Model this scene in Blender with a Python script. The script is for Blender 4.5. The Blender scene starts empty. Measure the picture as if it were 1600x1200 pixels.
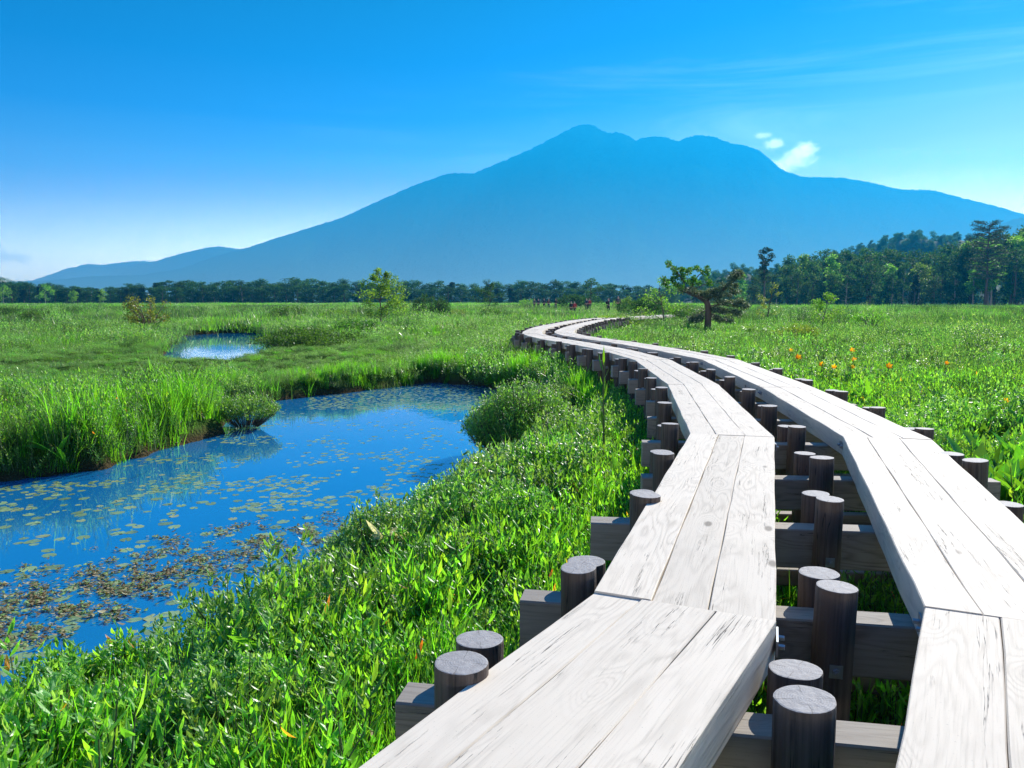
import bpy, bmesh, math, random
import numpy as np
from mathutils import Vector, Matrix, noise as mnoise

# ------------------------------------------------------------------ camera
FPX, PITCH, EYE = 1244.0, math.atan(132/1244.0), 1.8
sc = bpy.context.scene
cam_d = bpy.data.cameras.new('camera'); cam = bpy.data.objects.new('camera', cam_d)
sc.collection.objects.link(cam); sc.camera = cam
cam_d.sensor_width = 36; cam_d.lens = 36*FPX/1600; cam_d.clip_end = 40000; cam_d.clip_start = .05
cam.location = (0, 0, EYE); cam.rotation_euler = (math.pi/2-PITCH, 0, 0)
# ------------------------------------------------------------------ sun, sky, exposure
SUN_AZ, SUN_EL = math.radians(35), math.radians(30)
sun_d = bpy.data.lights.new('sun', 'SUN'); sun = bpy.data.objects.new('sun', sun_d)
sc.collection.objects.link(sun)
sun_d.energy = 5.0; sun_d.angle = math.radians(.5); sun_d.color = (1, .95, .86)
sv = Vector((math.sin(SUN_AZ)*math.cos(SUN_EL), math.cos(SUN_AZ)*math.cos(SUN_EL), math.sin(SUN_EL)))
sun.rotation_euler = sv.to_track_quat('Z', 'Y').to_euler()
sc.view_settings.view_transform = 'Standard'; sc.view_settings.look = 'None'
sc.view_settings.exposure = 1.32; sc.view_settings.gamma = 1
SKY_STRENGTH = .12
HAZE_DENSITY = 2.3e-4
HAZE_COLOR = (.010, .405, .88)
sc.cycles.max_bounces = 6; sc.cycles.diffuse_bounces = 3; sc.cycles.glossy_bounces = 3
sc.cycles.transmission_bounces = 4; sc.cycles.volume_bounces = 0; sc.cycles.transparent_max_bounces = 8

class NT:
    """small helper for writing node trees"""
    def __init__(s, tree):
        s.t = tree; s.n = tree.nodes; s.l = tree.links
    def put(s, sock, v):
        if isinstance(v, bpy.types.NodeSocket): s.l.new(v, sock)
        elif v is not None:
            try: sock.default_value = v
            except Exception:
                sock.default_value = (v, v, v) if not hasattr(v, '__len__') else (*v, 1)[:len(sock.default_value)]
    def node(s, typ, ins=None, **kw):
        n = s.n.new(typ)
        for k, v in kw.items(): setattr(n, k, v)
        for k, v in (ins or {}).items(): s.put(n.inputs[k], v)
        return n
    def math(s, op, a, b=0., c=None, clamp=False):
        n = s.node('ShaderNodeMath', operation=op, use_clamp=clamp)
        s.put(n.inputs[0], a); s.put(n.inputs[1], b)
        if c is not None: s.put(n.inputs[2], c)
        return n.outputs[0]
    def mix(s, f, a, b, blend='MIX'):
        n = s.node('ShaderNodeMix', data_type='RGBA', blend_type=blend, clamp_factor=True)
        s.put(n.inputs[0], f); s.put(n.inputs[6], a if not hasattr(a, '__len__') else (*a[:3], 1))
        s.put(n.inputs[7], b if not hasattr(b, '__len__') else (*b[:3], 1)); return n.outputs[2]
    def noise(s, vec, scale, detail=3, rough=.55, dist=0, out=0):
        n = s.node('ShaderNodeTexNoise', {'Scale': scale, 'Detail': detail, 'Roughness': rough, 'Distortion': dist})
        if vec is not None: s.l.new(vec, n.inputs['Vector'])
        return n.outputs[out]
    def mapr(s, v, a, b, c=0., d=1., smooth=False):
        n = s.node('ShaderNodeMapRange', {0: v, 1: a, 2: b, 3: c, 4: d}, clamp=True)
        if smooth: n.interpolation_type = 'SMOOTHSTEP'
        return n.outputs[0]
    def ramp(s, f, stops):
        n = s.node('ShaderNodeValToRGB'); s.put(n.inputs[0], f)
        e = n.color_ramp.elements
        while len(e) < len(stops): e.new(.5)
        for i, (p, c) in enumerate(stops): e[i].position = p; e[i].color = (*c, 1)
        return n.outputs[0]
    def vmul(s, v, m):
        n = s.node('ShaderNodeVectorMath', operation='MULTIPLY'); s.l.new(v, n.inputs[0]); n.inputs[1].default_value = m
        return n.outputs[0]
    def vadd(s, a, b):
        n = s.node('ShaderNodeVectorMath', operation='ADD'); s.put(n.inputs[0], a); s.put(n.inputs[1], b); return n.outputs[0]

def build_world():
    w = bpy.data.worlds.new('World'); sc.world = w; w.use_nodes = True
    N = NT(w.node_tree); N.n.clear()
    sky = N.node('ShaderNodeTexSky', sky_type='NISHITA', sun_disc=False)
    sky.sun_elevation = SUN_EL; sky.sun_rotation = SUN_AZ
    sky.air_density = 1.0; sky.dust_density = .6; sky.ozone_density = 3.0; sky.altitude = 1400
    geo = N.node('ShaderNodeNewGeometry'); g = geo.outputs['Incoming']
    tc = N.node('ShaderNodeTexCoord'); d = tc.outputs['Generated']
    sep = N.node('ShaderNodeSeparateXYZ'); N.l.new(d, sep.inputs[0])
    z = sep.outputs[2]; x = sep.outputs[0]
    z0 = z; z = N.math('MULTIPLY', z, N.mapr(x, -.1, .5, 1., .78))
    # deep azure overhead, clear towards the horizon
    tint = N.ramp(N.mapr(z, 0, 1), [(0, (3.6, 2.9, 2.5)), (.05, (3.1, 2.4, 2.05)), (.09, (1.9, 1.4, 1.2)), (.115, (1.2, .85, .92)), (.14, (.72, .5, .68)), (.175, (.3, .27, .5)), (.21, (.08, .12, .4)), (.27, (.01, .04, .25)), (.36, (.0, .0, .1)), (.55, (.10, .28, .65)), (.75, (.28, .5, .85))])
    col = N.mix(1, sky.outputs[0], tint, 'MULTIPLY')
    # thin wisps of cirrus and a few small clouds low over the land
    st = N.vmul(d, (1.6, 1.6, 13)); rot = N.node('ShaderNodeMapping', {'Rotation': (0, .25, 0)}); N.l.new(st, rot.inputs[0])
    n1 = N.noise(rot.outputs[0], 1.5, 6, .62, .6)
    wisp = N.math('MULTIPLY', N.mapr(n1, .48, .8, 0, .4, True), N.math('MULTIPLY', N.math('MULTIPLY', N.mapr(z, .04, .10), N.mapr(z, .29, .17)), N.mapr(x, -.1, .45, .25, 1.)))
    col = N.mix(wisp, col, (6.5, 7.8, 9.0))
    n2 = N.noise(N.vmul(d, (9, 9, 26)), 2.3, 6, .6, .2)
    low = N.math('MULTIPLY', N.mapr(n2, .56, .66, 0, .6, True), N.math('MULTIPLY', N.mapr(z, .012, .03), N.mapr(z, .075, .045)))
    low = N.math('MULTIPLY', low, N.mapr(x, -.38, -.48))
    col = N.mix(low, col, (7.5, 8.0, 8.6))
    z = z0
    # one small bright cumulus behind the mountain's right shoulder
    def spot(cx, cz, rx, rz, amt):
        dx = N.math('DIVIDE', N.math('SUBTRACT', x, cx), rx); dz = N.math('DIVIDE', N.math('SUBTRACT', z, cz), rz)
        r = N.math('SQRT', N.math('ADD', N.math('MULTIPLY', dx, dx), N.math('MULTIPLY', dz, dz)))
        n = N.noise(N.vmul(d, (30, 30, 45)), 1.6, 5, .65, .3)
        r = N.math('ADD', r, N.math('MULTIPLY', N.math('SUBTRACT', n, .5), 2.6))
        return N.mapr(r, 1.35, .1, 0, amt, True)
    for c in ((.3200, .158, .020, .011, .95), (.331, .169, .012, .007, .9), (.301, .178, .010, .005, .6), (.288, .187, .009, .004, .4)):
        col = N.mix(spot(*c), col, (15, 14.6, 14))
    bg = N.node('ShaderNodeBackground', {'Color': col, 'Strength': SKY_STRENGTH})
    out = N.node('ShaderNodeOutputWorld'); N.l.new(bg.outputs[0], out.inputs[0])
build_world()

# ------------------------------------------------------------------ helpers
COL = sc.collection
def at(x, y, z):
    """the point where the sight line of a place in the view meets the level z"""
    u = (x-800)/FPX; v = (y-600)/FPX
    fy = math.cos(PITCH)-v*math.sin(PITCH); fz = -(math.sin(PITCH)+v*math.cos(PITCH))
    t = (z-EYE)/fz
    return np.array((u*t, fy*t))

def mesh(name, V, F, mats=(), uv=None, smooth=False, mi=None):
    """V: n x 3; F: list of faces or list of index arrays (m x k)"""
    me = bpy.data.meshes.new(name)
    V = np.asarray(V, dtype=np.float32)
    if isinstance(F, list) and F and isinstance(F[0], np.ndarray) and F[0].ndim == 2:
        F = [f for f in F if len(f)]
        loops = np.concatenate([f.ravel() for f in F]).astype(np.int32)
        tot = np.concatenate([np.full(len(f), f.shape[1]) for f in F]).astype(np.int32)
    else:
        loops = np.array([i for f in F for i in f], dtype=np.int32)
        tot = np.array([len(f) for f in F], dtype=np.int32)
    start = np.concatenate([[0], np.cumsum(tot)[:-1]]).astype(np.int32)
    me.vertices.add(len(V)); me.vertices.foreach_set('co', V.ravel())
    me.loops.add(len(loops)); me.loops.foreach_set('vertex_index', loops)
    me.polygons.add(len(tot)); me.polygons.foreach_set('loop_start', start)
    if uv is not None:
        l = me.uv_layers.new(name='UVMap'); l.data.foreach_set('uv', np.asarray(uv, dtype=np.float32)[loops].ravel())
    for m in mats: me.materials.append(m)
    if mi is not None: me.polygons.foreach_set('material_index', np.asarray(mi, dtype=np.int32))
    me.update(calc_edges=True); me.validate()
    me.polygons.foreach_set('use_smooth', np.full(len(tot), smooth)); me.update()
    return me

def obj(name, me, parent=None, loc=None, rz=0, scale=None):
    o = bpy.data.objects.new(name, me); COL.objects.link(o)
    if parent is not None: o.parent = parent
    if loc is not None: o.location = loc
    o.rotation_euler = (0, 0, rz)
    if scale is not None: o.scale = scale if hasattr(scale, '__len__') else (scale,)*3
    return o
def tag(o, label=None, cat=None, group=None, kind=None):
    if label: o['label'] = label
    if cat: o['category'] = cat
    if group: o['group'] = group
    if kind: o['kind'] = kind
    return o
def thing(name, label, cat, loc=(0, 0, 0), rz=0, group=None, scale=None):
    return tag(obj(name, None, None, loc, rz, scale), label, cat, group)
def copy_tree(src, loc, rz=0, scale=1, label=None, cat=None, group=None):
    r = src.copy(); COL.objects.link(r); r.location = loc; r.rotation_euler = (0, 0, rz)
    r.scale = scale if hasattr(scale, '__len__') else (scale,)*3
    tag(r, label, cat, group)
    for ch in src.children:
        c = ch.copy(); COL.objects.link(c); c.parent = r
        for g in ch.children:
            e = g.copy(); COL.objects.link(e); e.parent = c
    return r

def tube(pts, rad, sides=7, cap=True):
    P = np.array(pts, float); n = len(P); V = []; F = []
    for i in range(n):
        t = P[min(i+1, n-1)]-P[max(i-1, 0)]; t /= np.linalg.norm(t)+1e-9
        a = np.array([0, 1., 0]) if abs(t[1]) < .8 else np.array([1., 0, 0])
        u = np.cross(t, a); u /= np.linalg.norm(u); w = np.cross(t, u)
        for k in range(sides):
            an = 2*math.pi*k/sides
            V.append(P[i]+rad[i]*(math.cos(an)*u+math.sin(an)*w))
    for i in range(n-1):
        for k in range(sides):
            a = i*sides+k; b = i*sides+(k+1) % sides
            F.append((a, a+sides, b+sides, b))
    if cap: F.append(tuple(range(sides))); F.append(tuple(range((n-1)*sides, n*sides))[::-1])
    return V, F
class Bag:
    def __init__(s): s.V = []; s.F = []; s.M = []
    def add(s, V, F, m=0):
        o = len(s.V); s.V += [tuple(v) for v in V]; s.F += [tuple(i+o for i in f) for f in F]; s.M += [m]*len(F)
        return s
    def tube(s, *a, m=0, **k): return s.add(*tube(*a, **k), m=m)
    def box(s, c, d, rz=0, m=0):
        x, y, z = [q/2 for q in d]; V = []
        cc, ss = math.cos(rz), math.sin(rz)
        for sx, sy, sz in ((-1,-1,-1),(1,-1,-1),(1,1,-1),(-1,1,-1),(-1,-1,1),(1,-1,1),(1,1,1),(-1,1,1)):
            px, py = sx*x, sy*y
            V.append((c[0]+px*cc-py*ss, c[1]+px*ss+py*cc, c[2]+sz*z))
        return s.add(V, [(0,3,2,1),(4,5,6,7),(0,1,5,4),(1,2,6,5),(2,3,7,6),(3,0,4,7)], m)
    def mesh(s, name, mats, smooth=False): return mesh(name, s.V, s.F, mats, smooth=smooth, mi=s.M)

# ------------------------------------------------------------------ materials
def mat(name):
    m = bpy.data.materials.new(name); m.use_nodes = True; N = NT(m.node_tree); N.n.clear()
    return m, N
def finish(N, sh, disp=None):
    o = N.node('ShaderNodeOutputMaterial'); N.l.new(sh, o.inputs[0])
def leaf_mat(name, stops, trans=.5, rough=.4, spec=.5, tcol=1.6):
    m, N = mat(name)
    g = N.node('ShaderNodeNewGeometry'); oi = N.node('ShaderNodeObjectInfo')
    r = N.math('FRACT', N.math('ADD', g.outputs['Random Per Island'], N.math('MULTIPLY', oi.outputs['Random'], .35)))
    col = N.ramp(r, stops)
    hv = N.node('ShaderNodeHueSaturation', {'Hue': N.mapr(oi.outputs['Random'], 0, 1, .485, .515), 'Value': N.mapr(oi.outputs['Random'], 0, 1, .75, 1.25), 'Color': col}); col = hv.outputs[0]
    p = N.node('ShaderNodeBsdfPrincipled', {'Base Color': col, 'Roughness': rough, 'Specular IOR Level': spec})
    tc = N.mix(1, col, (tcol*1.25, tcol*1.15, tcol*.45), 'MULTIPLY')
    t = N.node('ShaderNodeBsdfTranslucent', {'Color': tc})
    mx = N.node('ShaderNodeMixShader', {0: trans}); N.l.new(p.outputs[0], mx.inputs[1]); N.l.new(t.outputs[0], mx.inputs[2])
    finish(N, mx.outputs[0]); return m
G = lambda *c: tuple(c)
M = {}
M['grass'] = leaf_mat('grass_blade', [(0, G(0.0275,0.0938,0.0125)), (.35, G(0.05,0.163,0.02)), (.7, G(0.0813,0.225,0.025)), (.92, G(0.138,0.263,0.05)), (1, G(0.325,0.275,0.112))], .5, .42, .4, 2.1)
M['grass_bright'] = leaf_mat('bright_grass_blade', [(0, G(.04,.15,.010)), (.5, G(.08,.26,.014)), (1, G(.16,.40,.025))], .55, .40, .4, 2.4)
M['grass_pale'] = leaf_mat('pale_grass_blade', [(0, G(0.052,0.143,0.0455)), (.5, G(0.091,0.208,0.065)), (.85, G(0.156,0.273,0.117)), (1, G(0.442,0.442,0.312))], .4, .33, .7)
M['marsh'] = leaf_mat('marsh_blade', [(0, G(.018,.060,.012)), (.5, G(.036,.115,.022)), (.85, G(.075,.17,.05)), (.96, G(.13,.20,.09)), (1, G(.26,.27,.18))], .45, .42, .4, 1.9)
M['herb'] = leaf_mat('herb_leaf', [(0, G(0.0488,0.165,0.0225)), (.5, G(0.114,0.303,0.0281)), (.85, G(0.195,0.427,0.0338)), (.975, G(0.26,0.468,0.045)), (1, G(0.569,0.165,0.0338))], .5, .38, .55, 2.3)
M['shrub'] = leaf_mat('shrub_leaf', [(0, G(0.0615,0.178,0.0365)), (.5, G(0.114,0.297,0.0546)), (1, G(0.211,0.416,0.0729))], .42, .40, .5, 2.1)
M['shrub_light'] = leaf_mat('light_shrub_leaf', [(0, G(0.0897,0.228,0.0518)), (.5, G(0.165,0.354,0.0828)), (1, G(0.299,0.481,0.145))], .42, .36, .6, 1.9)
M['broad'] = leaf_mat('broad_leaf', [(0, G(0.0403,0.149,0.0172)), (.6, G(0.092,0.276,0.023)), (.93, G(0.149,0.368,0.0345)), (1, G(0.46,0.299,0.046))], .5, .28, .7)
M['tree_leaf'] = leaf_mat('tree_leaf', [(0, G(.010,.045,.016)), (.5, G(.020,.07,.022)), (.85, G(.045,.11,.03)), (1, G(.09,.16,.045))], .4, .7, .12, 1.9)
M['tree_light'] = leaf_mat('light_tree_leaf', [(0, G(.04,.13,.018)), (.5, G(.09,.23,.025)), (1, G(.18,.32,.05))], .5, .5, .3, 2.)
M['dark_leafy'] = leaf_mat('dark_tree_leaf', [(0, G(.02,.07,.012)), (.5, G(.045,.13,.018)), (1, G(.10,.22,.03))], .4, .5, .3, 1.7)
M['conifer'] = leaf_mat('conifer_needle', [(0, G(.02,.045,.02)), (.6, G(.035,.07,.035)), (1, G(.06,.10,.05))], .2, .7, .12)
M['silver'] = leaf_mat('silvery_needle', [(0, G(.03,.065,.04)), (.6, G(.08,.13,.08)), (.85, G(.18,.24,.16)), (1, G(.36,.42,.32))], .25, .5, .4)
M['yellowish'] = leaf_mat('yellowish_leaf', [(0, G(.06,.11,.015)), (.5, G(.12,.19,.02)), (1, G(.24,.27,.04))], .45, .45, .4)
M['litter'] = leaf_mat('dead_leaf', [(0, G(.13,.09,.04)), (.3, G(.26,.19,.10)), (.55, G(.38,.32,.18)), (.7, G(.46,.43,.28)), (.75, G(.18,.27,.08)), (1, G(.28,.40,.15))], .25, .7, .15)
M['pad'] = leaf_mat('lily_pad_leaf', [(0, G(.10,.20,.06)), (.5, G(.17,.29,.10)), (.85, G(.26,.36,.15)), (1, G(.32,.22,.08))], .1, .35, .6)
M['pale_leaf'] = leaf_mat('bleached_leaf', [(0, G(.55,.52,.42)), (1, G(.75,.72,.62))], .25, .4, .5)
M['orange'] = leaf_mat('orange_petal', [(0, G(.80,.28,.01)), (.5, G(.88,.38,.012)), (1, G(.92,.50,.02))], .4, .4, .4, 1.1)
def bark(name, c1, c2):
    m, N = mat(name); tc = N.node('ShaderNodeTexCoord')
    n = N.noise(N.vmul(tc.outputs['Object'], (9, 9, 1.6)), 3, 5)
    p = N.node('ShaderNodeBsdfPrincipled', {'Base Color': N.mix(n, c1, c2), 'Roughness': .85})
    b = N.node('ShaderNodeBump', {'Strength': .6, 'Distance': .02, 'Height': n}); N.l.new(b.outputs[0], p.inputs['Normal'])
    finish(N, p.outputs[0]); return m
M['bark'] = bark('dark_bark', (.05,.035,.025), (.13,.10,.08))
M['pale_bark'] = bark('pale_bark', (.18,.16,.13), (.42,.39,.34))
M['stem'] = bark('green_stem', (.05,.10,.03), (.09,.12,.04))

def timber(name, light, dark, grain=1.0, contrast=1.0, crack=1.0):
    """sawn softwood: u across the plank (m), v along it (m)"""
    m, N = mat(name)
    uv = N.node('ShaderNodeUVMap'); uv.uv_map = 'UVMap'
    sep = N.node('ShaderNodeSeparateXYZ'); N.l.new(uv.outputs[0], sep.inputs[0]); u, v = sep.outputs[0], sep.outputs[1]
    wv = N.vmul(uv.outputs[0], (5.0, .8, 1)); warp = N.noise(wv, 1.0, 2, .5)
    # knots
    kv = N.vmul(uv.outputs[0], (5.5, 2.2, 1)); vo = N.node('ShaderNodeTexVoronoi', {'Scale': 1.0, 'Randomness': 1.0}, feature='F1'); N.l.new(kv, vo.inputs['Vector'])
    kd = vo.outputs['Distance']
    kr = N.node('ShaderNodeSeparateXYZ'); N.l.new(vo.outputs['Color'], kr.inputs[0]); kon = N.mapr(kr.outputs[0], .45, .5)
    kmask = N.math('MULTIPLY', N.mapr(kd, .13, .06, 0, 1, True), kon)
    kinf = N.math('MULTIPLY', N.math('POWER', N.mapr(kd, .55, 0, 0, 1), 2.2), kon)
    ph = N.math('ADD', N.math('MULTIPLY', u, 30*grain), N.math('MULTIPLY', warp, 26))
    ph = N.math('ADD', ph, N.math('MULTIPLY', kinf, 16))
    fine = N.noise(N.vmul(uv.outputs[0], (90, 2.5, 1)), 1.5, 4, .6)
    ph = N.math('ADD', ph, N.math('MULTIPLY', fine, 1.4))
    ring = N.math('POWER', N.math('MULTIPLY_ADD', N.math('SINE', N.math('MULTIPLY', ph, 3.2)), .5, .5), 2.5)
    patch = N.noise(N.vmul(uv.outputs[0], (3, .9, 1)), 1.3, 3, .6)
    ringa = N.math('MULTIPLY', ring, N.mapr(patch, .38, .68, .06, .55))
    f = N.math('ADD', N.math('MULTIPLY', ringa, .75*contrast), N.math('MULTIPLY', N.mapr(fine, .5, .8), .4*contrast))
    stain = N.mapr(N.noise(N.vmul(uv.outputs[0], (4, 1.1, 1)), 2.2, 4, .6), .55, .8, 0, .4*contrast)
    f = N.math('ADD', f, stain, clamp=True)
    col = N.mix(f, light, dark)
    # long drying checks
    cr = N.noise(N.vadd(N.vmul(uv.outputs[0], (26, .55, 1)), (3.1, 7.7, 0)), 1.0, 5, .62, .35)
    crk = N.math('MULTIPLY', N.mapr(N.math('ABSOLUTE', N.math('SUBTRACT', cr, .5)), .006, .0015, 0, 1),
                 N.mapr(N.noise(N.vmul(uv.outputs[0], (6, 1.1, 1)), 1.7, 2), .53, .6, 0, .85*crack))
    col = N.mix(crk, col, tuple(c*.25 for c in dark))
    col = N.mix(N.math('MULTIPLY', kmask, .75), col, tuple(c*.45 for c in dark))
    specks = N.mapr(N.noise(uv.outputs[0], 160, 2, .5), .68, .74, 0, .35)
    col = N.mix(specks, col, tuple(c*.5 for c in dark))
    oi = N.node('ShaderNodeObjectInfo')
    hv = N.node('ShaderNodeHueSaturation', {'Value': N.mapr(oi.outputs['Random'], 0, 1, .9, 1.06), 'Color': col}); col = hv.outputs[0]
    h = N.math('SUBTRACT', N.math('MULTIPLY', f, -.5), N.math('MULTIPLY', crk, 1.6))
    bump = N.node('ShaderNodeBump', {'Strength': .55, 'Distance': .004, 'Height': h})
    p = N.node('ShaderNodeBsdfPrincipled', {'Base Color': col, 'Roughness': .72, 'Specular IOR Level': .2, 'Normal': bump.outputs[0]})
    finish(N, p.outputs[0]); return m
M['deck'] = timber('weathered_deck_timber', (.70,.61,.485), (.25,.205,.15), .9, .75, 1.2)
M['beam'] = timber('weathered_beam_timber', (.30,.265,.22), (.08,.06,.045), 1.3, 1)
def post_mat():
    m, N = mat('weathered_post_timber'); tc = N.node('ShaderNodeTexCoord'); o = tc.outputs['Object']
    oi = N.node('ShaderNodeObjectInfo')
    cmb = N.node('ShaderNodeCombineXYZ', {0: N.math('MULTIPLY', oi.outputs['Random'], 37.), 1: 0., 2: N.math('MULTIPLY', oi.outputs['Random'], 9.)})
    o2 = N.vadd(o, cmb.outputs[0])
    g = N.noise(N.vmul(o2, (38, 38, 1.3)), 1.2, 5, .6); big = N.noise(N.vmul(o2, (7, 7, 1.5)), 1.4, 3)
    side = N.mix(N.mapr(g, .35, .65), (.040,.029,.024), (.13,.098,.078))
    side = N.mix(N.mapr(big, .45, .65, 0, .6), side, (.085,.05,.032))
    cr = N.math('MULTIPLY', N.mapr(N.math('ABSOLUTE', N.math('SUBTRACT', N.noise(N.vmul(o2, (13, 13, .7)), 1, 3, .5), .5)), .008, .002), N.mapr(big, .46, .52))
    side = N.mix(cr, side, (.012,.01,.01))
    sep = N.node('ShaderNodeSeparateXYZ'); N.l.new(o, sep.inputs[0])
    r = N.math('SQRT', N.math('ADD', N.math('MULTIPLY', sep.outputs[0], sep.outputs[0]), N.math('MULTIPLY', sep.outputs[1], sep.outputs[1])))
    r = N.math('ADD', r, N.math('MULTIPLY', N.noise(o2, 14, 3), .012))
    ring = N.math('MULTIPLY_ADD', N.math('SINE', N.math('MULTIPLY', r, 950.)), .5, .5)
    mott = N.noise(o2, 45, 5, .65)
    top = N.mix(N.math('MULTIPLY', ring, .35), N.mix(mott, (.18,.165,.16), (.46,.44,.42)), (.16,.14,.13))
    an = N.math('ARCTAN2', sep.outputs[1], sep.outputs[0])
    chk = N.math('MULTIPLY', N.mapr(N.math('ABSOLUTE', N.math('SINE', N.math('ADD', N.math('MULTIPLY', an, 2.), N.math('MULTIPLY', mott, .8)))), .07, .02), N.mapr(r, .02, .04))
    top = N.mix(N.math('MULTIPLY', chk, .6), top, (.05,.04,.035))
    ge = N.node('ShaderNodeNewGeometry'); sn = N.node('ShaderNodeSeparateXYZ'); N.l.new(ge.outputs['Normal'], sn.inputs[0])
    col = N.mix(N.mapr(sn.outputs[2], .55, .75), side, top)
    b = N.node('ShaderNodeBump', {'Strength': .6, 'Distance': .005, 'Height': N.math('ADD', g, mott)})
    p = N.node('ShaderNodeBsdfPrincipled', {'Base Color': col, 'Roughness': .75, 'Normal': b.outputs[0]})
    finish(N, p.outputs[0]); return m
M['post'] = post_mat()
def plain(name, col, rough=.6, metal=0, nz=0):
    m, N = mat(name); tc = N.node('ShaderNodeTexCoord')
    n = N.noise(tc.outputs['Object'], nz or 30, 3)
    p = N.node('ShaderNodeBsdfPrincipled', {'Base Color': N.mix(n, tuple(c*.75 for c in col), tuple(min(1, c*1.2) for c in col)), 'Roughness': rough, 'Metallic': metal})
    finish(N, p.outputs[0]); return m
M['steel'] = plain('galvanised_steel', (.30,.33,.36), .45, .8)

# ------------------------------------------------------------------ ponds and terrain
WATER_Z = -.35
pond_px = [(-260, 1340), (0, 1225), (150, 1160), (300, 1088), (420, 1025), (520, 965), (600, 912), (690, 858), (738, 808), (800, 764), (890, 740),
           (930, 712), (915, 665), (870, 628), (800, 614), (748, 602), (675, 598), (617, 605), (544, 614), (500, 618), (422, 628), (353, 643), (344, 677),
           (306, 690), (219, 712), (165, 734), (53, 748), (0, 754), (-300, 790)]
pond2_px = [(250, 566), (262, 545), (278, 525), (344, 520), (410, 519.5), (432, 533), (469, 540), (535, 544), (510, 553), (440, 560), (345, 580), (265, 577)]
PONDS = [np.array([at(x, y, WATER_Z) for x, y in pp]) for pp in (pond_px, pond2_px)]
def pond_sd(x, y):
    """signed distance to the nearest pond edge, negative in the water"""
    x = np.asarray(x, float); y = np.asarray(y, float); best = np.full(x.shape, 1e9)
    for P in PONDS:
        d = np.full(x.shape, 1e9); ins = np.zeros(x.shape, bool); n = len(P)
        for i in range(n):
            a = P[i]; b = P[(i+1) % n]; e = b-a
            t = np.clip(((x-a[0])*e[0]+(y-a[1])*e[1])/(e@e), 0, 1)
            d = np.minimum(d, np.hypot(x-a[0]-t*e[0], y-a[1]-t*e[1]))
            c = (a[1] > y) != (b[1] > y)
            xi = a[0]+(y-a[1])/(b[1]-a[1]+1e-12)*e[0]
            ins ^= c & (x < xi)
        best = np.minimum(best, np.where(ins, -d, d))
    return best
def wob(x, y, s, seed=0):
    """cheap smooth wobble in [-1, 1]"""
    r = np.random.default_rng(seed); o = 0
    for i in range(6):
        a = r.uniform(0, 6.28); f = r.uniform(.6, 1.7)/s; p = r.uniform(0, 6.28)
        o = o+np.sin((x*math.cos(a)+y*math.sin(a))*f*6.28+p)
    return o/3.4
def ground_z(x, y):
    sd = pond_sd(x, y)+.12*wob(x, y, 1.1, 5)+.05*wob(x, y, .4, 6)
    far = np.asarray(y) > 9+.0*np.asarray(x)
    # cut bank on the far side, gentle shore on the near side
    w = np.where(far & (np.asarray(x) < 2), .28, .9)
    t = np.clip((sd+.05)/w, 0, 1); t = t*t*(3-2*t)
    base = .07*wob(x, y, 4, 1)+.04*wob(x, y, 1.5, 2)+.12*np.clip(np.hypot(x, y)/60, 0, 1)*wob(x, y, 30, 3)
    deep = -.75
    lo = np.where(sd < 0, np.maximum(deep, -.40+sd*.9), -.40)
    return lo+(base-lo)*t

def build_ground():
    rs = [0]+list(np.geomspace(.5, 14, 190))+list(np.geomspace(14, 80, 150))[1:]+list(np.geomspace(80, 10800, 70))[1:]
    az = np.concatenate([np.linspace(-180, -46, 30, endpoint=False), np.linspace(-46, 46, 420, endpoint=False), np.linspace(46, 180, 30, endpoint=False)])
    R, A = np.meshgrid(rs[1:], np.radians(az), indexing='ij')
    X = R*np.sin(A); Y = R*np.cos(A); Z = ground_z(X, Y)
    Z = np.where(R > 400, -.08, Z)
    V = np.stack([X, Y, Z], -1).reshape(-1, 3); V = np.vstack([V, [[0, 0, 0.]]])
    nr, na = X.shape; i, j = np.meshgrid(np.arange(nr-1), np.arange(na), indexing='ij'); j2 = (j+1) % na
    F = np.stack([i*na+j, i*na+j2, (i+1)*na+j2, (i+1)*na+j], -1).reshape(-1, 4)
    T = np.array([(nr*na, (k+1) % na, k) for k in range(na)])
    m, N = mat('marsh_ground'); g = N.node('ShaderNodeNewGeometry'); p = g.outputs['Position']
    n1 = N.noise(p, .09, 4); n2 = N.noise(p, 1.7, 5, .6); n3 = N.noise(p, 14, 4, .6)
    green = N.mix(N.mapr(n1, .35, .65), (.045,.105,.018), (.085,.17,.025))
    green = N.mix(N.mapr(n2, .4, .7), green, (.03,.06,.015))
    green = N.mix(N.mapr(n3, .5, .75, 0, .6), green, (.05,.04,.02))
    sp = N.node('ShaderNodeSeparateXYZ'); N.l.new(p, sp.inputs[0])
    mud = N.mix(n3, (.035,.028,.014), (.10,.078,.04))
    col = N.mix(N.mapr(sp.outputs[2], -.12, -.3), green, mud)
    b = N.node('ShaderNodeBump', {'Strength': 1, 'Distance': .08, 'Height': n3})
    s = N.node('ShaderNodeBsdfPrincipled', {'Base Color': col, 'Roughness': 1, 'Specular IOR Level': 0, 'Normal': b.outputs[0]}); finish(N, s.outputs[0])
    o = obj('ground', mesh('ground', V, [F, T], [m], smooth=True)); tag(o, kind='structure')
build_ground()

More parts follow.
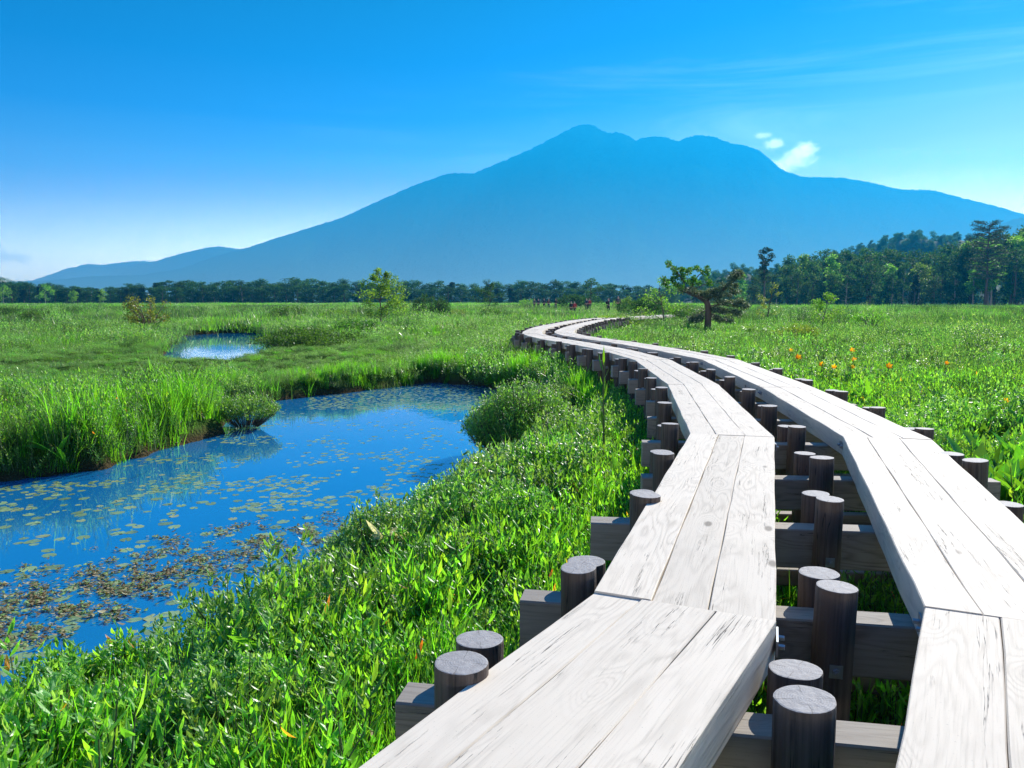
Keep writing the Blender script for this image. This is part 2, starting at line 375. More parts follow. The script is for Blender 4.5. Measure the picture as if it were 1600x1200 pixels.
def build_water():
    m, N = mat('pond_water'); g = N.node('ShaderNodeNewGeometry'); p = g.outputs['Position']
    n = N.noise(N.vmul(p, (1, .45, 1)), 3.2, 3); n2 = N.noise(p, .6, 2)
    b = N.node('ShaderNodeBump', {'Strength': N.mapr(n2, .4, .7, .02, .07), 'Distance': .05, 'Height': n})
    s = N.node('ShaderNodeBsdfPrincipled', {'Base Color': (.008, .15, .34, 1), 'Roughness': .03, 'IOR': 2.1, 'Normal': b.outputs[0]})
    finish(N, s.outputs[0])
    for i, (P, nm) in enumerate(zip(PONDS, ('pond_water', 'far_pond_water'))):
        c = P.mean(0); Q = P+(P-c)/np.linalg.norm(P-c, axis=1)[:, None]*.6
        # a level sheet a little larger than the pond; the banks rise through it
        x0, y0 = P.min(0)-.6; x1, y1 = P.max(0)+.6
        V = [(x0, y0, WATER_Z), (x1, y0, WATER_Z), (x1, y1, WATER_Z), (x0, y1, WATER_Z)]
        tag(obj(nm, mesh(nm, V, [(0, 1, 2, 3)], [m])), kind='structure')
build_water()

# ------------------------------------------------------------------ mountains
def build_range(name, D, prof, depth0, seed, nx=1150, ny=130, bump=9, spur=.05, expo=1.3):
    """a range whose ridge runs at distance D; prof: (view x, view y) of its skyline"""
    prof = np.array(prof, float)
    xs = np.linspace(prof[0, 0], prof[-1, 0], nx)
    ysk = np.interp(xs, prof[:, 0], prof[:, 1])
    k = np.ones(3)/3; ysk = np.convolve(np.pad(ysk, 1, 'edge'), k, 'valid')
    X = (xs-800)/FPX*D*math.cos(PITCH); ratio = np.array([-(math.sin(PITCH)+(y-600)/FPX*math.cos(PITCH))/(math.cos(PITCH)-(y-600)/FPX*math.sin(PITCH)) for y in ysk])
    X = (xs-800)/FPX*D/(math.cos(PITCH))
    H = EYE+ratio*D
    T = np.concatenate([np.linspace(0, 1, ny), 1+np.linspace(0, 1, ny//3)[1:]])
    V = np.zeros((len(T), nx, 3))
    for i, t in enumerate(T):
        y = depth0+(D-depth0)*t
        if t <= 1: f = t**expo
        else: f = 1-(t-1)**1.2
        xx = X*(.80+.20*t) if t < 1 else X
        sp = 0
        for q in range(5):
            fr = 1.7**q
            sp = sp+np.array([mnoise.noise((x/(D*.045)*fr+seed, t*3.2*fr, seed*1.7)) for x in X])*(.62**q)
        z = H*f*(1-(spur*(1-abs(sp))*4*min(t, 1)*(1-min(t, 1)))) + H*spur*sp*min(t, 1)*(1-min(t, 1))*2.2
        z = z+1.6*bump*np.array([mnoise.noise((x/(D*.0022), y/(D*.0022), 3.+seed)) for x in X])*.6
        V[i] = np.stack([xx, np.full(nx, y), np.where(t > 1, z, z)-(.0 if t > 0 else 40)], -1)
    ny2 = len(T); i, j = np.meshgrid(np.arange(ny2-1), np.arange(nx-1), indexing='ij')
    F = np.stack([i*nx+j, i*nx+j+1, (i+1)*nx+j+1, (i+1)*nx+j], -1).reshape(-1, 4)
    m, N = mat(name+'_forest'); g = N.node('ShaderNodeNewGeometry'); p = g.outputs['Position']
    n1 = N.noise(p, .0035, 6, .65); n2 = N.noise(p, .05, 4, .7)
    col = N.mix(N.mapr(n1, .4, .62), (.006,.03,.012), (.02,.075,.02)); col = N.mix(N.mapr(n2, .42, .62, 0, .6), col, (.03,.10,.04))
    b = N.node('ShaderNodeBump', {'Strength': 1, 'Distance': 14, 'Height': n2})
    s = N.node('ShaderNodeBsdfPrincipled', {'Base Color': col, 'Roughness': 1, 'Specular IOR Level': 0, 'Normal': b.outputs[0]}); finish(N, s.outputs[0])
    o = obj(name, mesh(name, V.reshape(-1, 3), [F], [m], smooth=True)); tag(o, kind='structure'); return o
MAIN = [(-500,474),(-200,466),(60,440),(100,437),(150,432),(230,430),(290,420),(340,402),(400,385),(470,362),(540,340),(600,312),(650,290),(700,272),(712,270),(742,271),(790,250),(830,232),(870,211),(893,198),(905,194),(922,195),(935,203),(948,209),(957,206),(970,209),(988,220),(996,215),(1010,213),(1033,214),(1050,221),(1072,213),(1085,211),(1108,214),(1133,225),(1150,226),(1172,233),(1190,247),(1210,265),(1240,276),(1300,277),(1340,284),(1390,296),(1440,297),(1490,310),(1540,322),(1575,333),(1640,345),(1750,372),(1900,410),(2150,455),(2400,470)]
build_range('mountain', 5200, MAIN, 3500, 4.2, bump=9)
build_range('right_foothills', 3600, [(1300,470),(1420,425),(1500,385),(1560,345),(1600,336),(1680,330),(1800,335),(2000,380),(2300,460)], 2000, 8.1, nx=260, ny=70, bump=9)
build_range('far_mountains', 6880, [(-400,470),(60,438),(85,430),(115,420),(150,412),(170,414),(200,410),(235,407),(260,413),(340,440),(420,450),(700,470)], 6200, 2.5, nx=300, ny=40, bump=10)
build_range('distant_mountain', 6100, [(-100,470),(150,437),(200,418),(250,408),(300,394),(335,386),(352,385),(380,389),(420,400),(520,430),(800,470)], 5400, 6.5, nx=300, ny=40, bump=9)
# small cloud bank of low hills on the far left and the wooded hills on the right
def build_hill(name, D, prof, wdt, seed):
    prof = np.array(prof, float); nx = 120; ny = 26
    xs = np.linspace(prof[0, 0], prof[-1, 0], nx); ysk = np.interp(xs, prof[:, 0], prof[:, 1])
    X = (xs-800)/FPX*D; H = np.maximum(EYE+(468-ysk)/FPX*D, -.5)
    V = []
    for i in range(ny):
        t = i/(ny-1)*2-1; f = math.cos(t*math.pi/2)**1.2 if abs(t) < 1 else 0
        for x, h in zip(X, H):
            V.append((x, D+t*wdt, (h-5)*f*(1+.08*mnoise.noise((x*.02, t*2, seed)))-.6))
    F = [(i*nx+j, i*nx+j+1, (i+1)*nx+j+1, (i+1)*nx+j) for i in range(ny-1) for j in range(nx-1)]
    m = M['hillgreen']; o = obj(name, mesh(name, V, F, [m], smooth=True)); tag(o, kind='structure')
    return np.array(V).reshape(ny, nx, 3)
M['hillgreen'] = plain('hill_undergrowth', (.03,.06,.02), 1, 0, 2)

# ------------------------------------------------------------------ leaf geometry
def leaf_quads(P, D, U, L, W, seg=False):
    """diamond leaves: P base, D unit direction, U unit side, L length, W width"""
    L = L[:, None]; W = W[:, None]; n = len(P)
    Nn = np.cross(D, U)
    if not seg:
        V = np.stack([P, P+D*L*.5+U*W*.5, P+D*L, P+D*L*.5-U*W*.5], 1).reshape(-1, 3)
        F = np.arange(4*n).reshape(n, 4); return V, [F]
    a = P; c1 = P+D*L*.35-Nn*W*.10; c2 = P+D*L*.7-Nn*L*.02
    l1 = P+D*L*.33+U*W*.5+Nn*W*.12; r1 = P+D*L*.33-U*W*.5+Nn*W*.12
    l2 = P+D*L*.68+U*W*.38+Nn*(W*.08-L*.05); r2 = P+D*L*.68-U*W*.38+Nn*(W*.08-L*.05)
    tip = P+D*L-Nn*L*.14
    V = np.stack([a, l1, c1, r1, l2, c2, r2, tip], 1).reshape(-1, 3); b = (np.arange(n)*8)[:, None]
    Q = np.concatenate([b+[1, 4, 5, 2], b+[2, 5, 6, 3]]); T = np.concatenate([b+[0, 1, 2], b+[0, 2, 3], b+[4, 7, 5], b+[5, 7, 6]])
    return V, [Q, T]
def unit(a): return a/(np.linalg.norm(a, axis=-1, keepdims=True)+1e-9)
def rand_dirs(r, n): return unit(r.normal(size=(n, 3)))
def grass_proto(seed, n, h, spread, w, lean=.35, segs=3, mt='grass'):
    r = np.random.default_rng(seed)
    base = np.stack([r.normal(0, spread, n), r.normal(0, spread, n), np.full(n, -.03)], 1)
    az = r.uniform(0, 6.283, n); tilt = np.abs(r.normal(.12, lean*.6, n)); H = h*r.uniform(.5, 1.15, n)
    d0 = np.stack([np.cos(az)*np.sin(tilt), np.sin(az)*np.sin(tilt), np.cos(tilt)], 1)
    side = unit(np.stack([-np.sin(az+r.normal(0, .6, n)), np.cos(az), np.zeros(n)], 1)); droop = r.uniform(.05, .6, n)**1.3
    lv = []
    for k in range(segs+1):
        t = k/segs
        c = base+d0*(H*t)[:, None]; c[:, 0] += np.cos(az)*droop*H*t*t*.8; c[:, 1] += np.sin(az)*droop*H*t*t*.8; c[:, 2] -= droop*H*t*t*.55
        ww = w*r.uniform(.7, 1.3, n)*(1-t**1.6)*.5 if k < segs else np.zeros(n)
        if k < segs: lv += [c-side*ww[:, None], c+side*ww[:, None]]
        else: lv += [c]
    V = np.stack(lv, 1).reshape(-1, 3); m = 2*segs+1; b = (np.arange(n)*m)[:, None]
    Q = np.concatenate([b+[2*k, 2*k+1, 2*k+3, 2*k+2] for k in range(segs-1)]) if segs > 1 else np.zeros((0, 4), int)
    T = b+[2*segs-2, 2*segs-1, 2*segs]
    return mesh('tuft', V, [Q, T], [M[mt]])
def herb_proto(seed, stems, h, L, W, per, mt='herb', spread=.10, tiltmax=.5, up=.45):
    """leafy stems with leaves set round them, upper ones rising"""
    r = np.random.default_rng(seed); P = []; D = []; LL = []; WW = []; B = Bag()
    for s in range(stems):
        b = np.array([r.normal(0, spread), r.normal(0, spread), -.03]); az = r.uniform(0, 6.28); tl = r.uniform(0, tiltmax); hh = h*r.uniform(.55, 1.1)
        top = b+np.array([math.cos(az)*math.sin(tl), math.sin(az)*math.sin(tl), math.cos(tl)])*hh
        B.tube([b, (b+top)/2+r.normal(0, .008, 3), top], [.004, .003, .0015], sides=3, cap=False)
        for k in range(per):
            t = (k+1)/per; t = .25+.75*t; a = k*2.4+r.uniform(-.4, .4); e = up+.7*(t-.5)+r.uniform(-.35, .35)
            P.append(b+(top-b)*t); D.append((math.cos(a)*math.cos(e), math.sin(a)*math.cos(e), math.sin(e)))
            f = 1-.35*t; LL.append(L*f*r.uniform(.7, 1.2)); WW.append(W*f*r.uniform(.7, 1.2))
    P = np.array(P); D = unit(np.array(D)); U = unit(np.cross(D, np.array([0, 0, 1.])))
    U = unit(U+.25*rand_dirs(r, len(U)))
    V, F = leaf_quads(P, D, U, np.array(LL), np.array(WW), True)
    nb = len(B.V); tri = [np.array([f for f in B.F])+0]
    allV = np.vstack([np.array(B.V), V]); faces = tri+[f+nb for f in F]
    mi = np.concatenate([np.full(len(tri[0]), 1), np.zeros(sum(len(f) for f in F), int)])
    return mesh('herb', allV, faces, [M[mt], M['stem']], mi=mi)
def broad_proto(seed, n, L, W, mt='broad', up=1.0):
    """rosette of long broad leaves rising from the ground"""
    r = np.random.default_rng(seed); P = []; Vs = []; Fs = []; off = 0; rows = 6
    for k in range(n):
        az = r.uniform(0, 6.28); e = up+r.uniform(-.35, .35); l = L*r.uniform(.6, 1.15); w = W*r.uniform(.7, 1.15); dr = r.uniform(.2, 1.1)
        b = np.array([r.normal(0, .04), r.normal(0, .04), -.02]); rad = np.array([math.cos(az), math.sin(az), 0]); tang = np.array([-math.sin(az), math.cos(az), 0])
        tw = r.uniform(-.5, .5); pos = b.copy(); ee = e; pts = []
        for i in range(rows+1):
            t = i/rows; dirv = rad*math.cos(ee)+np.array([0, 0, 1])*math.sin(ee); up_ = -rad*math.sin(ee)+np.array([0, 0, 1])*math.cos(ee)
            ww = w*.5*(math.sin(math.pi*min(1, t*.92+.06))**.8 if t > .14 else .10+.4*t)
            if i == rows: ww = .0005
            sd = tang*math.cos(tw*t)+up_*math.sin(tw*t)
            pts += [pos+sd*ww+up_*ww*.35, pos, pos-sd*ww+up_*ww*.35]
            pos = pos+dirv*l/rows; ee -= dr/rows
        Vs += pts
        for i in range(rows):
            for c in (0, 1):
                a = off+i*3+c; Fs.append((a, a+1, a+4, a+3))
        off += 3*(rows+1)
    return mesh('rosette', np.array(Vs), [np.array(Fs)], [M[mt]], smooth=True)

# ------------------------------------------------------------------ scatter by geometry nodes (ground cover only)
def scatter(name, label, cat, protos, pts, rot, scl, idx):
    col = bpy.data.collections.new(name+'_sources')
    for i, me in enumerate(protos):
        o = bpy.data.objects.new('%s_source_%02d' % (name, i), me); col.objects.link(o)
    me = bpy.data.meshes.new(name); me.vertices.add(len(pts)); me.vertices.foreach_set('co', np.asarray(pts, np.float32).ravel())
    a = me.attributes.new('rot', 'FLOAT_VECTOR', 'POINT'); a.data.foreach_set('vector', np.asarray(rot, np.float32).ravel())
    a = me.attributes.new('scl', 'FLOAT', 'POINT'); a.data.foreach_set('value', np.asarray(scl, np.float32))
    a = me.attributes.new('idx', 'INT', 'POINT'); a.data.foreach_set('value', np.asarray(idx, np.int32))
    o = obj(name, me); tag(o, label, cat, kind='stuff')
    ng = bpy.data.node_groups.new(name, 'GeometryNodeTree')
    ng.interface.new_socket('Geometry', in_out='INPUT', socket_type='NodeSocketGeometry')
    ng.interface.new_socket('Geometry', in_out='OUTPUT', socket_type='NodeSocketGeometry')
    n, l = ng.nodes, ng.links
    gi = n.new('NodeGroupInput'); go = n.new('NodeGroupOutput'); ip = n.new('GeometryNodeInstanceOnPoints'); ci = n.new('GeometryNodeCollectionInfo')
    ci.inputs['Collection'].default_value = col; ci.inputs['Separate Children'].default_value = True; ci.inputs['Reset Children'].default_value = True
    def na(nm, t):
        q = n.new('GeometryNodeInputNamedAttribute'); q.data_type = t; q.inputs[0].default_value = nm; return [s for s in q.outputs if s.enabled][0]
    er = n.new('FunctionNodeEulerToRotation'); l.new(na('rot', 'FLOAT_VECTOR'), er.inputs[0])
    l.new(gi.outputs[0], ip.inputs['Points']); l.new(ci.outputs[0], ip.inputs['Instance']); ip.inputs['Pick Instance'].default_value = True
    l.new(na('idx', 'INT'), ip.inputs['Instance Index']); l.new(er.outputs[0], ip.inputs['Rotation']); l.new(na('scl', 'FLOAT'), ip.inputs['Scale'])
    l.new(ip.outputs[0], go.inputs[0])
    md = o.modifiers.new('scatter', 'NODES'); md.node_group = ng
    return o

# ------------------------------------------------------------------ boardwalk geometry
DZ = .80; TH = .14; LW = .60
LANE_L = [(-1.75,-1.33),(.555,2.53),(1.63,5.83),(2.15,9.39),(2.35,13.3),(2.08,15.9),(1.55,18.4),(1.02,20.5),(.72,22.3),(.60,23.6),(.64,25.0),(.80,26.7),(1.08,28.9),(1.55,31.4),(2.25,34.6),(3.05,38.2),(4.1,42.5),(5.6,48)]
LANE_R = [(-.42,-1.10),(1.63,2.40),(2.73,5.72),(3.17,9.10),(3.49,13.3),(3.16,15.8),(2.60,18.8),(2.08,20.7),(1.73,22.4),(1.60,23.8),(1.62,24.9),(1.78,26.3),(2.06,28.3),(2.55,31.0),(3.30,34.6),(4.0,37.7),(5.0,42.0),(6.5,47.6)]
FAR_C = [(6.05,47.8),(7.6,52),(9.6,57),(12.2,64),(13.6,71),(13.3,78),(10.9,86),(8.0,93),(8.6,99),(9.7,105),(7.8,116),(4.2,125),(2.2,135),(2.0,150)]
def deck_z(y): return DZ if y < 40 else DZ-.5*min(1, (y-40)/45.)
def normals(P):
    P = np.array(P); out = []
    for i in range(len(P)):
        d = unit(P[min(i+1, len(P)-1)]-P[i] if i < len(P)-1 else P[i]-P[i-1]); e = unit(P[i]-P[i-1]) if i else d
        m = unit(d+e); nn = np.array([m[1], -m[0]]); out.append(nn/max(.5, nn@np.array([d[1], -d[0]])))
    return np.array(out)
def plank_mesh(a, b, na, nb, o0, o1, z0, z1, seed, th=TH):
    """one timber of a section from a to b; na, nb mitre directions; o0, o1 offsets across"""
    r = np.random.default_rng(seed); g = .0010; o0 += g; o1 -= g; nseg = 14; e = .0022+.002*r.random()
    L = np.linalg.norm(b-a); V = []; UV = []; uoff = r.uniform(0, 50); voff = r.uniform(0, 50)
    gap = .0015/L
    hz = r.uniform(-.004, .002)
    for i in range(nseg+1):
        t = gap+(1-2*gap)*i/nseg; c = a+(b-a)*t; n = na+(nb-na)*t; z = z0+(z1-z0)*t+hz+.002*math.sin(i*1.3+seed)
        j0 = .0018*math.sin(i*2.1+seed*3)+r.normal(0, .0008); j1 = .0018*math.sin(i*1.7+seed)+r.normal(0, .0008)
        w = o1-o0
        prof = [(o0+e+j0, z), (o1-e+j1, z), (o1+j1, z-e), (o1+j1, z-th+e), (o1-e+j1, z-th), (o0+e+j0, z-th), (o0+j0, z-th+e), (o0+j0, z-e)]
        us = [0, w, w+e, w+th, w+th, 2*w+th, 2*w+th, 2*w+2*th]
        for (o, zz), uu in zip(prof, us):
            p = c+n*o; V.append((p[0], p[1], zz)); UV.append((uu+uoff, t*L+voff))
    F = []
    for i in range(nseg):
        for k in range(8):
            p, q = i*8+k, i*8+(k+1) % 8; F.append((p, p+8, q+8, q))
    F.append(tuple(range(8))); F.append(tuple(range(nseg*8, nseg*8+8))[::-1])
    return mesh('plank', V, F, [M['deck']], uv=UV)
def build_lane(P, label, seed, side):
    P = np.array(P); nn = normals(P)
    t = thing('boardwalk', label, 'boardwalk', (P[1][0], P[1][1], 0)); base = np.array([P[1][0], P[1][1]])
    r = random.Random(seed)
    for i in range(len(P)-1):
        c1 = -LW/2+LW*(.30+r.uniform(-.03, .06)); c2 = -LW/2+LW*(.66+r.uniform(-.03, .04))
        for k, (a0, a1) in enumerate(((-LW/2, c1), (c1, c2), (c2, LW/2))):
            obj('plank', plank_mesh(P[i]-base, P[i+1]-base, nn[i], nn[i+1], a0, a1, deck_z(P[i][1]), deck_z(P[i+1][1]), seed*100+i*3+k), t)
    # the lane's far continuation, seen as one thin strip
    Q = np.array(FAR_C)+normals(FAR_C)*side*.55; qn = normals(Q)
    for i in range(len(Q)-1):
        obj('plank', plank_mesh(Q[i]-base, Q[i+1]-base, qn[i], qn[i+1], -LW/2, LW/2, deck_z(Q[i][1]), deck_z(Q[i+1][1]), seed*100+70+i), t)
    # steel clips bolted to the deck sides at the joints
    for i in range(1, 9):
        for s in (-1, 1):
            B = Bag(); p = P[i]+nn[i]*s*(LW/2+.004)-base; d = unit(P[i+1]-P[i]); a = math.atan2(d[1], d[0])
            B.box((p[0], p[1], DZ-.07), (.12, .006, .05), a)
            for q in (-.035, .035):
                c = p+d*q; n3 = np.array([nn[i][0], nn[i][1], 0])*s
                B.tube([(c[0], c[1], DZ-.07), tuple(np.array([c[0], c[1], DZ-.07])+n3*.022)], [.009, .009], 6)
            obj('joint_clip', B.mesh('joint_clip', [M['steel']]), t)
    return t
build_lane(LANE_L, 'left of the two pale plank boardwalk lanes, nearer the pond', 1, -1)
build_lane(LANE_R, 'right of the two pale plank boardwalk lanes, nearer the orange lilies', 2, 1)

# trestles: a crossbeam between pairs of round posts
CEN = [(-.5,-.1),(.77,2.03),(1.15,2.80),(1.57,3.93),(1.93,5.05),(2.22,6.28),(2.44,7.55),(2.66,9.15),(2.80,11.2),(2.92,13.3),(2.62,15.8),(2.07,18.6),(1.55,20.6),(1.22,22.4),(1.10,23.7),(1.13,25.0),(1.29,26.5),(1.57,28.6),(2.05,31.2),(2.78,34.6),(3.52,38.0),(4.55,42.2),(6.05,47.8)]
ARC = np.array(CEN); seg = np.linalg.norm(np.diff(ARC, axis=0), axis=1); cum = np.concatenate([[0], np.cumsum(seg)])
def arc(s):
    i = min(max(np.searchsorted(cum, s)-1, 0), len(seg)-1); d = unit(ARC[i+1]-ARC[i]); return ARC[i]+d*(s-cum[i]), d
def post_mesh(seed, h, r0=.0725):
    r = np.random.default_rng(seed); sides = 26; V = []; F = []
    rad = r0*(1+.015*np.array([math.sin(2*a+seed)+.6*math.sin(5*a+seed*2) for a in np.linspace(0, 2*math.pi, sides, endpoint=False)]))
    tl = r.normal(0, .02, 2)
    levels = [(-h, 1.03), (-h*.5, 1.01), (-.12, 1.0), (-.006, 1.0), (-.001, .985), (0, .93), (0, .5), (.0005, .05)]
    for z, f in levels:
        for k in range(sides):
            a = 2*math.pi*k/sides; q = rad[k]*f*(1+.006*r.normal()); x = q*math.cos(a); y = q*math.sin(a)
            V.append((x, y, z+(tl[0]*x+tl[1]*y if z > -.2 else 0)))
    for i in range(len(levels)-1):
        for k in range(sides):
            p, q = i*sides+k, i*sides+(k+1) % sides; F.append((p, q, q+sides, p+sides))
    F.append(tuple(range((len(levels)-1)*sides, len(levels)*sides)))
    me = mesh('post', V, F, [M['post']], smooth=False)
    return me
POSTS = [post_mesh(i, 1.15) for i in range(8)]
def beam_mesh(seed, L, w, h):
    r = np.random.default_rng(seed); V = []; UV = []; F = []; n = 8; e = .006; uo = r.uniform(0, 40)
    for i in range(n+1):
        x = -L/2+L*i/n; j = r.normal(0, .0015)
        prof = [(-w/2+e, 0), (w/2-e, 0), (w/2+j, -e), (w/2+j, -h+e), (w/2-e, -h), (-w/2+e, -h), (-w/2+j, -h+e), (-w/2+j, -e)]
        us = [0, w, w, w+h, w+h, 2*w+h, 2*w+h, 2*w+2*h]
        for (y, z), u in zip(prof, us): V.append((x, y, z)); UV.append((u+uo, x+uo))
    for i in range(n):
        for k in range(8):
            p, q = i*8+k, i*8+(k+1) % 8; F.append((p, q, q+8, p+8))
    F.append(tuple(range(8))[::-1]); F.append(tuple(range(n*8, n*8+8)))
    return mesh('crossbeam', V, F, [M['beam']], uv=UV)
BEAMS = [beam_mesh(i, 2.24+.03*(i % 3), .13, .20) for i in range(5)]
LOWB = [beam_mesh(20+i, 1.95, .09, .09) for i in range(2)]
bolt = Bag(); bolt.box((0, 0, 0), (.046, .004, .046)); bolt.tube([(0, -.001, 0), (0, -.014, 0)], [.013, .013], 6); bolt.tube([(0, -.014, 0), (0, -.022, 0)], [.007, .007], 6)
BOLT = bolt.mesh('bolt', [M['steel']])
s0 = cum[1]; stops = [cum[1], cum[2], cum[3], cum[4], cum[5]]
while stops[-1] < cum[-1]-1.3: stops.append(stops[-1]+1.28)
ORD = ['nearest','second','third','fourth','fifth','sixth','seventh','eighth','ninth','tenth','eleventh','twelfth','thirteenth','fourteenth','fifteenth','sixteenth','seventeenth','eighteenth','nineteenth','twentieth']
rr = random.Random(5)
tot = len(stops)
for i, s in enumerate(stops):
    c, d = arc(s)
    if 0 < i < len(stops)-1:
        d = unit(arc(s+.5)[0]-arc(s-.5)[0])
    # beams lie square to the lanes; the first few turn a little
    a = math.atan2(d[1], d[0])-math.pi/2
    if i < 5: a = (-.18, -.18, -.12, -.06, -.09)[i]
    if i < 20: lab = '%s timber trestle from the front, %s' % (ORD[i], 'its big round posts beside the near deck' if i < 5 else 'under the two boardwalk lanes')
    else: lab = '%s timber trestle counted back from the far end of the bend' % ORD[tot-1-i] if tot-1-i < 20 else 'middle timber trestle under the bend'
    z = deck_z(c[1])-TH-.002
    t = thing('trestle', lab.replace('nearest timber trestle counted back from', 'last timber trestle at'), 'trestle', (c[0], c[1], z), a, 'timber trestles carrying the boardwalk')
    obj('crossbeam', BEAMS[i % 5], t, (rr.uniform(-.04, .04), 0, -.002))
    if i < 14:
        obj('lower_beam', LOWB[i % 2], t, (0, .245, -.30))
    for ox in (-.955 if i > 2 else -.91, 0.0, .955):
        for oy in (-.139, .139):
            zt = TH+(.02 if oy < 0 else -.02)+rr.uniform(-.022, .022)
            w_ = rr.uniform(.90, 1.04); p = obj('post', POSTS[rr.randrange(8)], t, (ox+rr.uniform(-.02, .02), oy, zt), rr.uniform(0, 6.28), (w_, w_, 1)); p.rotation_euler[0] = rr.gauss(0, .012); p.rotation_euler[1] = rr.gauss(0, .012)
            if oy < 0 and i < 12:
                b = obj('bolt', BOLT, p, None); b.parent = p
                rzp = p.rotation_euler[2]; lx, ly = 0, -.0745
                b.location = (lx*math.cos(rzp)+ly*math.sin(rzp), -lx*math.sin(rzp)+ly*math.cos(rzp), -zt-.12); b.rotation_euler = (0, rr.uniform(-.3, .3)*0, -rzp)

def lane_dist(x, y):
    d = np.full(np.shape(x), 1e9)
    for P in (np.vstack([ARC, np.array(FAR_C)]),):
        for i in range(len(P)-1):
            a, b = P[i], P[i+1]; e = b-a; t = np.clip(((x-a[0])*e[0]+(y-a[1])*e[1])/(e@e+1e-9), 0, 1)
            d = np.minimum(d, np.hypot(x-a[0]-t*e[0], y-a[1]-t*e[1]))
    return d

# ------------------------------------------------------------------ ground cover
RNG = np.random.default_rng(11)
def wedge(n, r0, r1, az0=-44, az1=52, power=2.):
    if (az0, az1) == (-44, 52): n = int(n*1.16)
    """random points in a ring sector; power 2 = even density"""
    t = RNG.random(n); r = (r0**power+(r1**power-r0**power)*t)**(1/power); a = np.radians(RNG.uniform(az0, az1, n))
    return r*np.sin(a), r*np.cos(a), r
def lay(x, y, r, margin=.02, lift=0, cap_h=None, proto_h=.4, smin=.7, smax=1.25, deckfree=True):
    sd = pond_sd(x, y); k = sd > margin+.1*RNG.random(len(x))
    x, y, r = x[k], y[k], r[k]; z = ground_z(x, y); k = z > WATER_Z-.06; x, y, z, r = x[k], y[k], z[k], r[k]
    s = RNG.uniform(smin, smax, len(x))*np.clip(1+.42*wob(x, y, 1.1, 91)+.25*wob(x, y, .45, 92), .45, 1.5); ld = lane_dist(x, y)
    if deckfree:
        # plants under and beside the walk stay below its deck
        lim = np.where(ld < 1.15, .42, np.where(ld < 1.7, .42+(ld-1.15)*1.0, 9)); s = np.minimum(s, lim/proto_h)
        k = (ld > 1.05) | (RNG.random(len(x)) < .55); x, y, z, r, s = x[k], y[k], z[k], r[k], s[k]
    rot = np.stack([RNG.normal(0, .08, len(x)), RNG.normal(0, .08, len(x)), RNG.uniform(0, 6.283, len(x))], 1)
    return np.stack([x, y, z], 1), rot, s
def put(name, label, cat, protos, sets, weights=None):
    sets = [low_by_far_pond(q) for q in sets]; P = np.vstack([q[0] for q in sets]); R = np.vstack([q[1] for q in sets]); S = np.concatenate([q[2] for q in sets])
    idx = RNG.choice(len(protos), len(P), p=weights); scatter(name, label, cat, protos, P, R, S, idx); return len(P)
def keep(q, f):
    P, R, S = q; k = RNG.random(len(P)) < f(P[:, 0], P[:, 1]); return P[k], R[k], S[k]
sm = lambda v, a, b: np.clip((v-a)/(b-a), 0, 1)

def dome_proto(seed, w, h, n, L, W, mt):
    r = np.random.default_rng(seed); a = r.uniform(0, 6.28, n); qd = np.sqrt(r.random(n)); hh = h*(1-.7*qd**2)*(1+.12*np.sin(a*3+seed)+.10*np.sin(a*7+seed))
    P = np.stack([np.cos(a)*qd*w*.5, np.sin(a)*qd*w*.5, hh*r.uniform(.35, 1.0, n)**.5], 1)+r.normal(0, .012, (n, 3))
    # leaves sit in whorls at shoot tips
    tips = P[::14]; k = np.repeat(np.arange(len(tips)), 14)[:n]; P = tips[k]+np.stack([r.normal(0, .008, n), r.normal(0, .008, n), -r.uniform(0, .07, n)], 1)
    e = r.uniform(.0, 1.2, n); b = r.uniform(0, 6.28, n); D = np.stack([np.cos(b)*np.cos(e), np.sin(b)*np.cos(e), np.sin(e)], 1); U = unit(np.cross(D, [0, 0, 1.])+.3*rand_dirs(r, n)); l = L*r.uniform(.6, 1.2, n)
    V, F = leaf_quads(P, D, U, l, l*W/L, True); B = Bag()
    for t_ in tips[::3]: B.tube([(t_[0]*.3, t_[1]*.3, -.1), tuple(t_)], [.004, .002], 3, cap=False)
    nb = len(B.V); F3 = [np.array(B.F)]+[f+nb for f in F]
    return mesh('dome', np.vstack([np.array(B.V), V]), F3, [M[mt], M['bark']], mi=np.concatenate([np.full(len(B.F), 1), np.zeros(sum(len(f) for f in F), int)]))
# near: fine tufts, leafy herbs, broad rosettes
p_grass = [grass_proto(i, 34, .30, .07, .006, mt='grass' if i else 'marsh') for i in range(3)]
p_grassb = [grass_proto(10+i, 26, .40, .06, .0085, .3, 4, 'grass_bright') for i in range(3)]
p_rush = [grass_proto(20+i, 30, .62, .08, .0045, .35, 4, 'grass_pale') for i in range(3)]
p_herb = [herb_proto(30+i, 9, .34, .06, .017, 14) for i in range(3)]+[herb_proto(34+i, 6, .30, .095, .024, 9) for i in range(3)]
p_shr = [herb_proto(40+i, 12, .36, .045, .016, 15, 'shrub', .12, .6) for i in range(3)]
p_dome = [dome_proto(140+i, .55+.1*i, .36+.04*i, 1500, .042, .014, 'shrub' if i % 2 else 'shrub_light') for i in range(4)]
p_broad = [broad_proto(50+i, 5, .34, .06) for i in range(3)]+[broad_proto(55+i, 5, .26, .045) for i in range(2)]
p_big = [broad_proto(60+i, 8, .42, .092, up=1.15) for i in range(3)]
def low_by_far_pond(q):
    """the sward is cropped short in front of the far pond"""
    P, R_, S = q; d = np.hypot((P[:, 0]+9.0)/6.5, (P[:, 1]-24.)/8); return P, R_, S*np.clip(.28+.72*(d-.75)/.6, .28, 1)
